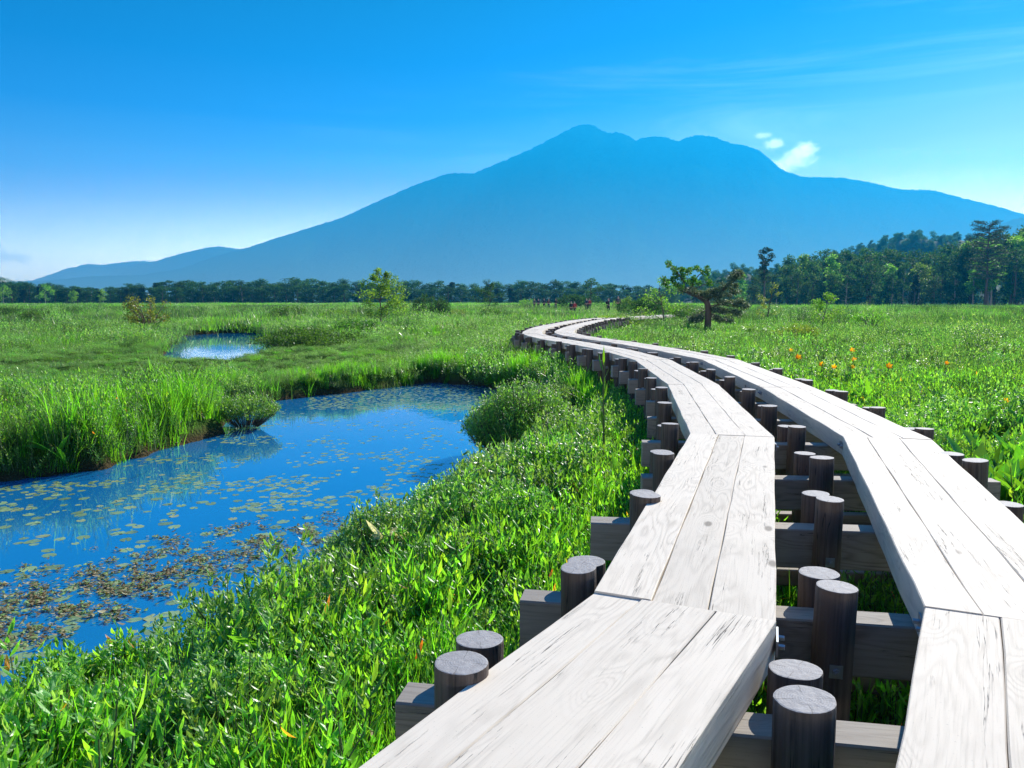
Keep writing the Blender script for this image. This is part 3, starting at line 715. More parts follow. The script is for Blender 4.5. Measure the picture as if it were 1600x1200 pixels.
dm = lambda x, y: sm(wob(x, y, 1.7, 101)+.6*wob(x, y, .7, 102)+1.1*sm(1.5-pond_sd(x, y), 0, 1.1)+.5*sm(y, 4, 7)-.25, .0, .5)*(lane_dist(x, y) > 1.6)
wm = lambda x, y: sm(wob(x, y, 1.5, 12)+.5*wob(x, y, .5, 13), -.35, .25)
put('grass', 'short green grass covering the banks near the boardwalk', 'grass', p_grass+p_grassb,
    [keep(lay(*wedge(14000, .9, 8), proto_h=.4), lambda x, y: (1-.4*wm(x, y))*(1-.6*dm(x, y))), keep(lay(*wedge(22000, 8, 20), proto_h=.4, smin=.7, smax=1.2), lambda x, y: 1-.55*sm(wob(x, y, 3, 14), -.2, .4))], [.26, .16, .16, .14, .14, .14])
put('bank_shrub_cover', 'rounded leafy shrubs crowding the bank between pond and boardwalk', 'shrubs', p_dome,
    [keep(lay(*wedge(2200, 2.2, 10), margin=.02, proto_h=.42, smin=.6, smax=1.25), lambda x, y: .8*dm(x, y)),
     keep(lay(*wedge(3800, 9, 28), proto_h=.42, smin=.7, smax=1.5), lambda x, y: .35*sm(wob(x, y, 3., 103)+.5*wob(x, y, 1., 104), .0, .5))])
put('rushes', 'pale thin rushes leaning at the pond edge and in the marsh', 'rushes', p_rush,
    [keep(lay(*wedge(9000, 1.2, 14), proto_h=.6, smin=.5, smax=1.0), lambda x, y: np.clip(.03+.95*sm(.8-pond_sd(x, y), 0, .7)*sm(wob(x, y, 1.5, 8), -.7, .2)*(y < 9), 0, 1)),
     keep(lay(*wedge(16000, 8, 30), proto_h=.6, smin=.4, smax=.75), lambda x, y: .30*sm(wob(x, y, 5, 9), -.3, .5))])
put('herbs', 'leafy green herbs with glossy narrow leaves between the grass', 'herbs', p_herb,
    [keep(lay(*wedge(15000, .9, 8), proto_h=.34, smin=.75, smax=1.3), lambda x, y: (.12+.7*wm(x, y))*(1-.85*dm(x, y))),
     keep(lay(*wedge(14000, 8, 18), proto_h=.34, smin=.8, smax=1.3), lambda x, y: .12+.7*sm(x+.6*wob(x, y, 2, 77), 1, 3))])
put('low_shrub_cover', 'low twiggy marsh shrubs with small pale green leaves', 'shrubs', p_shr,
    [keep(lay(*wedge(9000, 1.5, 9), proto_h=.36, smin=.6, smax=1.1), lambda x, y: .8*sm(wob(x, y, 1.3, 15), .0, .5)),
     keep(lay(*wedge(34000, 9, 34), proto_h=.36, smin=.7, smax=1.35), lambda x, y: .15+.8*sm(wob(x, y, 3.5, 16)+.4*wob(x, y, 1.1, 17), -.25, .4))])
put('broad_leaf_cover', 'bright broad leaved plants standing in the marsh grass', 'plants', p_broad,
    [keep(lay(*wedge(4600, .9, 8), proto_h=.34, smin=.6, smax=1.15), lambda x, y: .5*sm(wob(x, y, 1.9, 18), -.4, .4)*(1-.7*dm(x, y))),
     keep(lay(*wedge(9000, 7, 26), proto_h=.34, smin=.8, smax=1.4), lambda x, y: .06+.55*sm(x-.12*y, 1.2, 2.2)*(lane_dist(x, y) < 5))])
put('large_leaf_cover', 'tall bright green pointed leaves right of the boardwalk', 'plants', p_big,
    [keep(lay(*wedge(4200, 3.2, 11, 18, 41), margin=.1, proto_h=.50, smin=.6, smax=1.25), lambda x, y: .6*sm(lane_dist(x, y), 1.25, 1.6)*sm(wob(x, y, 1.6, 22), -.5, .2)),
     keep(lay(*wedge(8000, 30, 46, -14, 20), proto_h=.50, smin=.55, smax=1.05), lambda x, y: .8*sm(wob(x, y, 6, 21)+.5*wob(x, y, 1.6, 23), -.1, .4)*((lane_dist(x, y) < 7) | (y > 34)))])
# middle distance: larger patches, drifts of one kind at a time
put('bank_grass', 'tall bright grass fringing the far bank of the pond', 'grass', p_grassb,
    [keep(lay(*wedge(30000, 7, 22, -41, 6), proto_h=.40, smin=.9, smax=1.5), lambda x, y: .9*sm(1.5-pond_sd(x, y), 0, 1.2)*sm(wob(x, y, 2.2, 93), -.6, .3)*(pond_sd(x, y) < 1.5))])
p_mound = [herb_proto(95+i, 46, .62, .085, .03, 16, m, .34, .9) for i, m in enumerate(('dark_leafy', 'shrub_light', 'shrub', 'dark_leafy'))]
put('shrub_cover', 'scattered low bushy shrub mounds dotting the open marsh', 'shrubs', p_mound,
    [keep(lay(*wedge(5200, 11, 44), proto_h=.62, smin=.45, smax=1.0), lambda x, y: .7*sm(wob(x, y, 4, 95)+.6*wob(x, y, 1.3, 98), -.1, .6)),
     keep(lay(*wedge(6000, 36, 140), proto_h=.62, smin=.7, smax=1.6), lambda x, y: .8*sm(wob(x, y, 13, 96)+.3*wob(x, y, 4, 97), .0, .7))])
p_mid = [[grass_proto(70, 130, .34, .30, .011, .45, 2, 'marsh'), grass_proto(71, 120, .36, .30, .012, .4, 2, 'marsh'), grass_proto(79, 120, .36, .30, .012, .4, 2, 'grass_bright')], [grass_proto(72, 130, .36, .30, .010, .45, 2, 'grass_pale')], [herb_proto(75+i, 26, .34, .08, .032, 9, ('shrub', 'shrub_light')[i], .28) for i in range(2)]]
qm = lay(*wedge(34000, 16, 60), proto_h=.38, smin=.6, smax=1.25)
wq = wob(qm[0][:, 0], qm[0][:, 1]*.5, 5, 61)+.6*wob(qm[0][:, 0], qm[0][:, 1], 1.6, 62)+RNG.normal(0, .25, len(qm[0]))
for nm, lab, protos, k in (('marsh_grass', 'rough green marsh grass across the middle of the meadow', p_mid[0], wq < -.05), ('pale_marsh_grass', 'drifts of paler grass across the middle of the meadow', p_mid[1], (wq >= -.05) & (wq < .25)), ('marsh_herbs', 'dull green leafy herbs in drifts across the meadow', p_mid[2], wq >= .25)):
    put(nm, lab, 'grass', protos, [(qm[0][k], qm[1][k], qm[2][k])])
p_far = [[grass_proto(80+i, 220, .42, .9, .03, .5, 1, m) for i, m in enumerate(('marsh', 'marsh'))], [grass_proto(83, 220, .42, .9, .03, .5, 1, 'grass_bright'), grass_proto(84, 220, .40, .9, .03, .5, 1, 'grass_pale')]]
qf = [lay(*wedge(40000, 52, 215, -41, 41, 1.6), proto_h=.5, smin=.5, smax=1.2), lay(*wedge(9000, 200, 340, -41, 14, 2), proto_h=.5, smin=.7, smax=1.3)]
qf = tuple(np.concatenate([a_[i] for a_ in qf]) for i in range(3))
wf = wob(qf[0][:, 0]*.4, qf[0][:, 1], 22, 63)+.5*wob(qf[0][:, 0], qf[0][:, 1], 7, 64)+.9*sm(qf[0][:, 1], 150, 210)
for nm, lab, protos, k in (('meadow', 'dull green meadow reaching to the far treeline', p_far[0], wf < .25), ('bright_meadow', 'bright green strips of meadow below the far trees', p_far[1], wf >= .25)):
    put(nm, lab, 'meadow', protos, [(qf[0][k], qf[1][k], qf[2][k])])

# ------------------------------------------------------------------ trees of the woods
def cloud_leaves(r, C, R, per, size, flat=.6, asp=.6):
    """leaf sprays filling soft-edged blobs; C centres, R radii (n x 3)"""
    n = len(C)*per; ci = np.repeat(np.arange(len(C)), per)
    d = rand_dirs(r, n); q = r.random(n)**.45
    P = C[ci]+d*R[ci]*q[:, None]
    D = unit(d*.8+rand_dirs(r, n)+np.array([0, 0, .15])); U = unit(np.cross(D, rand_dirs(r, n)))
    U[:, 2] *= flat; U = unit(U)
    L = size*r.uniform(.6, 1.4, n); return leaf_quads(P, D, U, L, L*asp)
def wood_tree(seed, H=14, W=4.2, low=.25, mt='tree_leaf', bk='bark', dens=105, size=.46, shape='round', blobs=26):
    r = np.random.default_rng(seed); B = Bag(); lean = r.normal(0, .25, 2)
    top = H*.86
    tp = [(0, 0, -.6), (lean[0]*.2, lean[1]*.2, H*.25), (lean[0]*.6, lean[1]*.6, H*.55), (lean[0], lean[1], top)]
    B.tube(tp, [H*.018, H*.014, H*.009, H*.002], 6)
    C = []; R = []
    for k in range(blobs):
        t = (k+.5)/blobs; z = H*(low+(1-low)*t**.85)
        if shape == 'round': w = W*.5*math.sin(math.pi*min(1, .16+.80*t))**.6
        elif shape == 'cone': w = W*.5*(1.05-t)
        else: w = W*.5*(.45+.55*t)*(1 if t < .85 else .6)
        a = r.uniform(0, 6.28); q = w*r.uniform(.35, 1.0); c = (math.cos(a)*q+lean[0]*t, math.sin(a)*q+lean[1]*t, z*(1-.04*q/W))
        s = r.uniform(.11, .21)*W if shape == 'round' else r.uniform(.10, .17)*W
        C.append(c); R.append((s*1.15, s*1.15, s*(.75 if shape == 'round' else .4)))
        if k % 2 == 0: B.tube([(lean[0]*t*.8, lean[1]*t*.8, z*.80), ((c[0]+lean[0]*t)*.5, (c[1]+lean[1]*t)*.5, z*.88), c], [H*.006, H*.004, H*.001], 4)
    V, F = cloud_leaves(r, np.array(C), np.array(R), dens, size)
    return B.mesh('trunk', [M[bk]]), mesh('crown', V, F, [M[mt]])
def tree_thing(meshes, name, label, group, loc, rz=0, sc_=1.):
    t = thing(name, label, 'tree', loc, rz, group, sc_); obj('trunk', meshes[0], t); obj('crown', meshes[1], t); return t
rw = random.Random(9)
# woods at the right: four rows, nearest 222 m away
WOOD_TOP = [(985,462),(1010,452),(1040,446),(1090,440),(1140,432),(1180,425),(1215,408),(1260,398),(1300,388),(1350,388),(1390,396),(1440,390),(1480,380),(1530,366),(1570,362),(1620,352),(1750,350),(1900,350)]
wt = np.array(WOOD_TOP, float)
prot = [wood_tree(100, 14, 7.0, .05), wood_tree(101, 14, 6.5, .03), wood_tree(102, 14, 7.5, .10), wood_tree(103, 14, 5.0, .1, 'tree_light'),
        wood_tree(104, 14, 6.8, .06), wood_tree(105, 14, 4.6, .08, 'conifer', shape='cone', blobs=34), wood_tree(106, 14, 6.0, .35, 'tree_light', 'pale_bark'), wood_tree(107, 14, 6.5, .06, 'tree_leaf', 'pale_bark')]
GR = 'broadleaf trees massed in the wood right of the meadow'
LR_ = 'green broadleaf tree packed in the big wood along the right edge of the meadow'
first = {}
def plant(store, key, meshes, name, label, group, loc, rz, s):
    if key in store: return copy_tree(store[key], loc, rz, s)
    store[key] = tree_thing(meshes, name, label, group, loc, rz, s); return store[key]
def vy(D, z): return 468-(z-EYE)/D*FPX
for row, (D, step, hf) in enumerate(((224, 5.4, .70), (236, 5.8, .90), (250, 6.4, 1.0), (268, 7.2, 1.0))):
    x = (1000-800)/FPX*D + (row*9)
    while x < (1720-800)/FPX*D:
        px = 800+x/D*FPX; top = np.interp(px, wt[:, 0], wt[:, 1]); dd = D+rw.uniform(-3, 3)+(40 if px < 1170 and row > 0 else 0)
        h = (EYE+(468-top)/FPX*dd)*rw.uniform(.82, 1.04)*hf*(1 if row else rw.uniform(.75, 1.1))
        k = rw.choice([0, 0, 1, 1, 2, 2, 3, 4, 4, 5, 6, 7, 7]); s = h/14.
        if px < 1180 and row == 0 and rw.random() < .4: x += step; continue
        plant(first, k, prot[k], 'broadleaf_tree', LR_, GR, (x*dd/D, dd, -.3), rw.uniform(0, 6.28), (max(s*1.15, .8)*rw.uniform(.9, 1.1), max(s*1.15, .8), s))
        x += step*rw.uniform(.75, 1.25)
# low bushes filling the edge of that wood
# far treeline across the left half of the view
LT = [(-150,440),(0,434),(30,438),(60,442),(120,446),(160,446),(250,442),(300,439),(360,440),(430,437),(480,437),(540,438),(620,441),(700,441),(760,445),(800,441),(830,440),(880,441),(940,444),(1000,446),(1040,447)]
lt = np.array(LT, float); first2 = {}
GL = 'trees of the low treeline across the far side of the meadow'
LL_ = 'small dark tree packed in the low treeline on the far side of the meadow'
for row, (D, step, hf) in enumerate(((338, 5.0, .80), (350, 5.4, 1.0), (366, 6.0, 1.0))):
    x = (-90-800)/FPX*D+row*3
    while x < (1030-800)/FPX*D:
        px = 800+x/D*FPX; top = np.interp(px, lt[:, 0], lt[:, 1]); h = (EYE+(468-top)/FPX*D)*rw.uniform(.82, 1.08)*hf
        k = rw.choice([0, 1, 1, 2, 4, 4, 7, 5]); s = h/14.
        plant(first2, k, prot[k], 'treeline_tree', LL_, GL, (x, D+rw.uniform(-3, 3), -.3), rw.uniform(0, 6.28), (max(s*1.9, 1.2), max(s*1.9, 1.2), s))
        x += step*rw.uniform(.75, 1.25)

# wooded hills behind: crowns too many to count
def wood_cover(name, label, hillv, n, seed, s=(.7, 1.1)):
    r = np.random.default_rng(seed); ny, nx, _ = hillv.shape
    i = r.uniform(0, ny-1.001, n); j = r.uniform(0, nx-1.001, n); ii = i.astype(int); jj = j.astype(int)
    P = hillv[ii, jj]*(1-(j-jj))[:, None]+hillv[ii, jj+1]*(j-jj)[:, None]
    P = P[:, :]+np.stack([r.normal(0, 2, n), r.normal(0, 3, n), np.full(n, -6.5)], 1)
    rot = np.stack([np.zeros(n), np.zeros(n), r.uniform(0, 6.28, n)], 1)
    scatter(name, label, 'wood', [prot[k][1] for k in (0, 2, 4, 1, 7)], P, rot, r.uniform(s[0], s[1], n), r.integers(0, 5, n))
h1 = build_hill('wooded_hill', 640, [(1180,472),(1240,430),(1290,398),(1330,388),(1370,378),(1405,362),(1430,362),(1460,368),(1490,367),(1520,376),(1570,388),(1640,395),(1760,410),(1900,440)], 70, 1.)
wood_cover('hill_wood', 'bluish forest covering the round hill behind the right hand wood', h1, 1500, 31, (.6, 1.0))
h2 = build_hill('low_hill', 470, [(960,472),(1005,460),(1040,446),(1070,434),(1100,424),(1135,414),(1155,410),(1180,420),(1205,414),(1240,404),(1300,404),(1400,410),(1600,440)], 45, 3.)
wood_cover('low_hill_wood', 'blue green forest covering the low hill behind the wind bent tree', h2, 900, 32, (.5, .85))
h3 = build_hill('left_hill', 560, [(-300,430),(-120,428),(0,438),(40,441),(90,446),(140,452),(240,460),(330,472)], 50, 5.)
wood_cover('left_hill_wood', 'dark forest covering the low rise at the far left', h3, 600, 33, (.5, .8))

# ------------------------------------------------------------------ single trees and bushes one can pick out
def limb_tree(limbs, sprays, mt, bk='bark', dens=60, size=.12, seed=0, asp=.5, flat=.8):
    """limbs: list of (points, r0, r1); sprays: (x, y, z, rx, rz[, n]) blobs of foliage"""
    B = Bag(); r = np.random.default_rng(seed)
    for pts, r0, r1 in limbs: B.tube(pts, list(np.linspace(r0, r1, len(pts))), 7)
    C = np.array([(s[0], s[1], s[2]) for s in sprays], float); R = np.array([(s[3], s[3]*.9, s[4]) for s in sprays], float)
    V, F = cloud_leaves(r, C, R, dens, size, flat, asp); return B.mesh('trunk', [M[bk]], True), mesh('foliage', V, F, [M[mt]])
def ground_at(px, py):
    x, y = at(px, py, 0); return x, y, float(ground_z(np.array([x]), np.array([y]))[0])
def sapling(seed, h, w, open_=.5, leaf='tree_light', size=.11, per=40, nl=16, name='sapling', bk='bark', droop=.1):
    r = random.Random(seed); limbs = []; sp = []; x = y = 0; pts = [(0, 0, -.1)]
    for k in range(1, 7):
        x += r.uniform(-.05, .05)*h; y += r.uniform(-.04, .04)*h; pts.append((x, y, h*k/6.2))
    limbs.append((pts, h*.016, h*.004))
    for k in range(nl):
        t = .22+.76*k/nl; i = t*6; a = r.uniform(0, 6.28); b = pts[int(i)]; l = w*.5*r.uniform(.5, 1.1)*(math.sin(math.pi*min(.95, t*.75+.22))+.15)
        e = (b[0]+math.cos(a)*l, b[1]+math.sin(a)*l, h*t+l*(.35-droop)+.0); mid = ((b[0]*.6+e[0]*.4), (b[1]*.6+e[1]*.4), (b[2]*.5+e[2]*.5))
        limbs.append(([b, mid, e], h*.006, h*.002))
        for q in (.6, .85, 1.0):
            sp.append((b[0]+(e[0]-b[0])*q, b[1]+(e[1]-b[1])*q, b[2]+(e[2]-b[2])*q, l*.28+.05*open_*h*.4, (l*.16+.02*h)))
    sp.append((pts[-1][0], pts[-1][1], h*.99, .05*h, .06*h))
    return limb_tree(limbs, sp, leaf, bk, per, size, seed)
def bush(seed, h, w, leaf='tree_light', size=.10, per=70, n=26, stems=7, dome=True):
    r = random.Random(seed); limbs = []; sp = []
    for k in range(n):
        a = r.uniform(0, 6.28); q = math.sqrt(r.random())*w*.5; zz = h*(.35+.55*math.sqrt(max(0, 1-(q/(w*.52))**2)) if dome else r.uniform(.3, 1.))*r.uniform(.7, 1.05)
        sp.append((math.cos(a)*q, math.sin(a)*q, zz*.85, w*.12, h*.14)); 
        if k % 2 == 0: sp.append((math.cos(a)*q, math.sin(a)*q, zz*.4, w*.13, h*.18))
        if k < stems*2: limbs.append(([(math.cos(a)*q*.15, math.sin(a)*q*.15, -.08), (math.cos(a)*q*.5, math.sin(a)*q*.5, zz*.5), (math.cos(a)*q, math.sin(a)*q, zz*.9)], h*.02, h*.006))
    return limb_tree(limbs, sp, leaf, 'bark', per, size, seed)
def single(meshes, name, cat, label, px, py, z=None, foliage='foliage', stem='trunk', rz=0):
    x, y, zz = ground_at(px, py)
    if z is not None: x, y = at(px, py, z); zz = z
    t = thing(name, label, cat, (x, y, zz), rz)
    obj(stem, meshes[0], t); obj(foliage, meshes[1], t); return t

# wind bent tree: leafy upturned left limb, silvery needled right limb
k_ = .0375
def q(cx, cy, y=0.): return ((cx-800)*.1*k_, y, (1080-cy)*.1*k_)
limbs = [([(0, 0, -.2), q(795, 1000), q(800, 800), q(790, 680), q(760, 600)], .20, .15), ([q(760, 600), q(680, 550), q(560, 510), q(430, 480), q(380, 430)], .14, .05),
         ([q(430, 480), q(340, 400), q(250, 330), q(160, 320)], .05, .02), ([q(480, 480), q(440, 330, .1), q(330, 200), q(225, 90)], .05, .015), ([q(560, 500), q(560, 360, -.1), q(660, 250), q(790, 200)], .045, .015), ([q(600, 450), q(700, 400), q(820, 370)], .03, .01),
         ([q(770, 600), q(860, 540), q(980, 480), q(1080, 380), q(1170, 260)], .12, .02), ([q(800, 700), q(950, 670), q(1100, 690), q(1280, 700)], .05, .012), ([q(800, 740), q(1000, 760), q(1180, 790), q(1270, 830)], .045, .012),
         ([q(800, 780), q(950, 860), q(1120, 930)], .04, .01), ([q(790, 740), q(680, 790), q(530, 900)], .045, .01), ([q(800, 860), q(690, 870), q(560, 900)], .03, .01), ([q(740, 640), q(620, 560), q(500, 530)], .04, .01)]
wt1 = thing('wind_bent_tree', 'dark wind bent tree with a leafy left limb and silvery needled right limb', 'tree', (*at(1106, 521, 0), 0))
B = Bag()
for pts, r0, r1 in limbs: B.tube(pts, list(np.linspace(r0, r1, len(pts))), 8)
obj('trunk', B.mesh('trunk', [M['bark']], True), wt1)
rr_ = random.Random(3)
def along(pts, n, rx, rz, jit=.08):
    out = []
    for _ in range(n):
        t = rr_.uniform(0, len(pts)-1.001); i = int(t); f = t-i; a, b = pts[i], pts[i+1]
        out.append((a[0]+(b[0]-a[0])*f+rr_.gauss(0, jit), a[1]+(b[1]-a[1])*f+rr_.gauss(0, jit*2), a[2]+(b[2]-a[2])*f+rr_.gauss(0, jit), rx, rz))
    return out
leafy = []
for cx, cy in ((225,90),(250,130),(290,170),(330,200),(380,190),(420,200),(450,170),(500,230),(540,180),(400,250),(450,260),(360,300),(330,260),(560,330),(580,300),(560,380),(620,190),(690,230),(730,170),(780,200),(760,240),(780,330),(820,370),(780,380),(650,370),(160,310),(200,340),(160,370),(210,400),(260,350),(330,390),(380,430),(270,310),(520,350),(480,190),(630,150),(440,340)):
    leafy.append((*q(cx, cy, rr_.gauss(0, .25)), .14, .11))
r3 = np.random.default_rng(3)
def add_cloud(name, sprays, mt, dens, size, asp, par, flat=.8):
    C = np.array([s[:3] for s in sprays]); R = np.array([(s[3], s[3], s[4]) for s in sprays]); V, F = cloud_leaves(r3, C, R, dens, size, flat, asp); obj(name, mesh(name, V, F, [M[mt]]), par)
add_cloud('leafy_crown', leafy, 'dark_leafy', 70, .11, .6, wt1)
need = along([q(430, 480), q(600, 500), q(760, 540), q(900, 480), q(1050, 420), q(1170, 260), q(1210, 240)], 80, .15, .08) + along([q(830, 540), q(1000, 520), q(1170, 520)], 14, .18, .05) + along([q(900, 640), q(1100, 640), q(1340, 690)], 24, .2, .06) + along([q(820, 740), q(1000, 760), q(1270, 790)], 34, .2, .08) + along([q(850, 830), q(1140, 920)], 18, .18, .05) + along([q(760, 750), q(530, 900)], 16, .15, .05) + along([q(780, 870), q(560, 900)], 10, .15, .05) + along([q(1250, 620), q(1340, 700), q(1250, 840)], 14, .12, .06) + along([q(1130, 560), q(1210, 420)], 10, .1, .06)
add_cloud('needled_crown', need, 'silver', 75, .13, .24, wt1, .5)

single(sapling(21, 3.6, 2.9, .6, 'tree_light', .12, 60, 26), 'sapling', 'tree', 'ragged young tree left of centre, taller than the bushes round it', 598, 513)
single(bush(22, 2.7, 3.7, 'tree_leaf', .12, 110, 34), 'bush', 'bush', 'wide dark green bush right of the ragged young tree', 672, 497)
single(sapling(23, 4.3, 3.9, .6, 'tree_leaf', .15, 46, 18), 'sapling', 'tree', 'small flat topped tree with a bare twig at its top', 762, 488)
single(bush(24, 2.15, 2.5, 'yellowish', .11, 60, 26, 12, False), 'bush', 'bush', 'yellow green twiggy bush standing alone beyond the far pond', 234, 517)
single(bush(25, 1.35, 4.4, 'dark_leafy', .08, 190, 50), 'bush', 'bush', 'broad dark mound of shrub at the right end of the far pond', 485, 541)
single(bush(26, .95, 2.2, 'dark_leafy', .08, 90, 20), 'bush', 'bush', 'small shrub mound between the far pond and the meadow trees', 560, 528)
single(bush(27, 1.3, 3.0, 'tree_light', .1, 60, 20), 'bush', 'bush', 'light green bush at the foot of the ragged young tree', 630, 500)
single(bush(28, 1.0, 2.4, 'yellowish', .09, 50, 18), 'bush', 'bush', 'yellowish low bush right of the wide dark green bush', 715, 496)
single(bush(29, 2.4, 3.4, 'tree_light', .14, 60, 18), 'bush', 'bush', 'bright bush left of the walkers on the far boardwalk', 826, 483)
single(bush(39, 1.4, 3.6, 'tree_leaf', .12, 70, 20), 'bush', 'bush', 'low dark bush cut by the left edge of the view', -4, 497)
single(sapling(31, 3.1, 2.6, .5, 'tree_light', .11, 36, 13), 'sapling', 'tree', 'thin leaning sapling just left of the wind bent tree', 1040, 512)
single(bush(32, 2.3, 4.4, 'tree_leaf', .12, 150, 36), 'bush', 'bush', 'low round bush behind the boardwalk bend', 1005, 500)
single(sapling(33, 2.8, 1.6, .4, 'yellowish', .10, 22, 9), 'sapling', 'tree', 'slender sapling with a small yellowish flat top', 1198, 508)
single(sapling(34, 2.2, 2.0, .5, 'tree_light', .10, 40, 14), 'sapling', 'tree', 'leafy sapling on the right meadow with a pointed top', 1284, 516)
single(bush(35, 1.4, 2.2, 'tree_light', .09, 60, 18), 'bush', 'bush', 'rounded bush on the right meadow beyond the lilies', 1362, 517)
single(bush(36, 1.1, 1.8, 'yellowish', .07, 80, 18), 'bush', 'bush', 'yellow green bush in front of the leafy sapling', 1242, 538)
single(bush(37, .95, 1.9, 'shrub', .07, 90, 18), 'bush', 'bush', 'dark green bush beside the slender sapling', 1180, 532)
single(bush(38, 1.1, 3.4, 'tree_light', .09, 120, 28), 'bush', 'bush', 'leafy bush filling the inside of the boardwalk bend', 965, 515)
single(bush(61, 1.5, 3.2, 'dark_leafy', .10, 90, 22), 'bush', 'bush', 'low dark bush between the far pond and the ragged young tree', 452, 503)
single(bush(62, 1.2, 3.0, 'tree_light', .10, 80, 20), 'bush', 'bush', 'light low bush left of the foot of the ragged young tree', 527, 501)
single(bush(63, 1.3, 3.0, 'dark_leafy', .10, 90, 20), 'bush', 'bush', 'dark bush below the small flat topped tree with the bare twig', 768, 500)
single(bush(64, 1.1, 2.6, 'shrub', .10, 80, 18), 'bush', 'bush', 'grey green bush just left of the far end of the boardwalk bend', 812, 503)
single(bush(65, 1.6, 3.0, 'dark_leafy', .11, 90, 20), 'bush', 'bush', 'dark bush at the foot of the wind bent tree, to its left', 1072, 506)
single(bush(66, 1.1, 2.6, 'dark_leafy', .10, 80, 18), 'bush', 'bush', 'dark low bush in the open meadow near the left edge', 62, 505)
# dark slim tree rising from the edge of the wood, tall layered pine, small umbrella tree by the walkers
def far_single(meshes, name, cat, label, x, D, part='crown'):
    t = thing(name, label, cat, (x, D, -.2)); obj('trunk', meshes[0], t); obj(part, meshes[1], t); return t
far_single(wood_tree(120, 15.5, 5.2, .42, 'conifer', 'bark', 110, .38, 'top', 24), 'slim_tree', 'tree', 'slim dark tree with a narrow high crown left of the big wood', (1192-800)/FPX*212, 212)
def layered_pine():
    r = random.Random(8); H = 23.; limbs = [([(0, 0, -.5), (.2, 0, 8), (-.1, .1, 16), (.1, 0, 22.6)], .42, .10)]; sp = []
    for k in range(15):
        z = 8+14.4*k/14; w = (7.6-.32*abs(k-8)-(.55*max(0, k-11)))*.9
        for s in (-1, 1, -.4, .5):
            l = w*abs(s)**.5*r.uniform(.55, 1.0)*(1 if abs(s) == 1 else .7)*(1 if s > 0 else -1); dy = r.uniform(-1.6, 1.6) if abs(s) == 1 else r.uniform(-4, 4); dz = r.uniform(-.3, .9)
            limbs.append(([(0, 0, z-.5), (l*.5, dy*.5, z-.1+dz*.3), (l, dy, z+dz)], .13, .05))
            for t in (.45, .65, .85, 1.0): sp.append((l*t, dy*t, z-.1+dz*t+.15, 1.05, .26))
    return limb_tree(limbs, sp, 'conifer', 'bark', 42, .40, 4, .35, .5)
far_single(layered_pine(), 'layered_pine', 'tree', 'tallest pine of the wood, with flat spreading layers of boughs', (1535-800)/FPX*219, 219)
def umbrella_tree():
    limbs = [([(0, 0, -.3), (.1, 0, 1.6), (0, 0, 3.2), (.2, 0, 5.2)], .14, .05), ([(0, 0, 3), (1., 0, 3.9), (1.9, 0, 4.1)], .06, .03), ([(0, 0, 3.6), (-.8, 0, 4.6)], .05, .02)]
    sp = [(.2, 0, 5.6, .9, .35), (-.4, 0, 5.2, .8, .35), (-1.0, .2, 4.6, .7, .3), (.9, 0, 5.0, .7, .3), (1.6, 0, 4.2, .8, .35), (2.1, .2, 4.0, .6, .25), (.2, 0, 3.7, 1.0, .45), (-.4, .3, 3.1, .8, .5), (.4, 0, 2.5, 1.1, .6), (-.6, 0, 2.0, 1.2, .6), (1.2, .2, 1.9, 1.1, .6), (0, 0, 1.3, 1.5, .6), (1.8, 0, 1.2, 1.0, .5), (-1.5, 0, 1.1, .9, .5)]
    return limb_tree(limbs, sp, 'tree_leaf', 'bark', 170, .24, 6)
far_single(umbrella_tree(), 'flat_topped_tree', 'tree', 'small flat topped tree behind the walkers near the middle', (922-800)/FPX*152, 152)
far_single(bush(51, 3.6, 6, 'tree_leaf', .25, 110, 26), 'bush', 'bush', 'dark bushy clump left of the small flat topped tree', (895-800)/FPX*156, 156, 'foliage')
far_single(bush(52, 2.8, 4, 'tree_light', .22, 90, 18), 'bush', 'bush', 'pale bushy clump right of the small flat topped tree', (975-800)/FPX*150, 150, 'foliage')
edge = [(10, 7.5, 'leftmost pale tree before the far left treeline, at the edge of the view'), (75, 7.8, 'pale tree with the widest crown before the far left treeline'), (120, 5.2, 'low pale tree just right of the widest one before the treeline'), (165, 6.0, 'rightmost pale open tree before the far left treeline')]
for i, (px, h, lab) in enumerate(edge):
    far_single(wood_tree(140+i, h, h*.75, .25, 'tree_light', 'pale_bark', 50, .36, 'round', 16), 'pale_tree', 'tree', lab, (px-800)/FPX*312, 312)

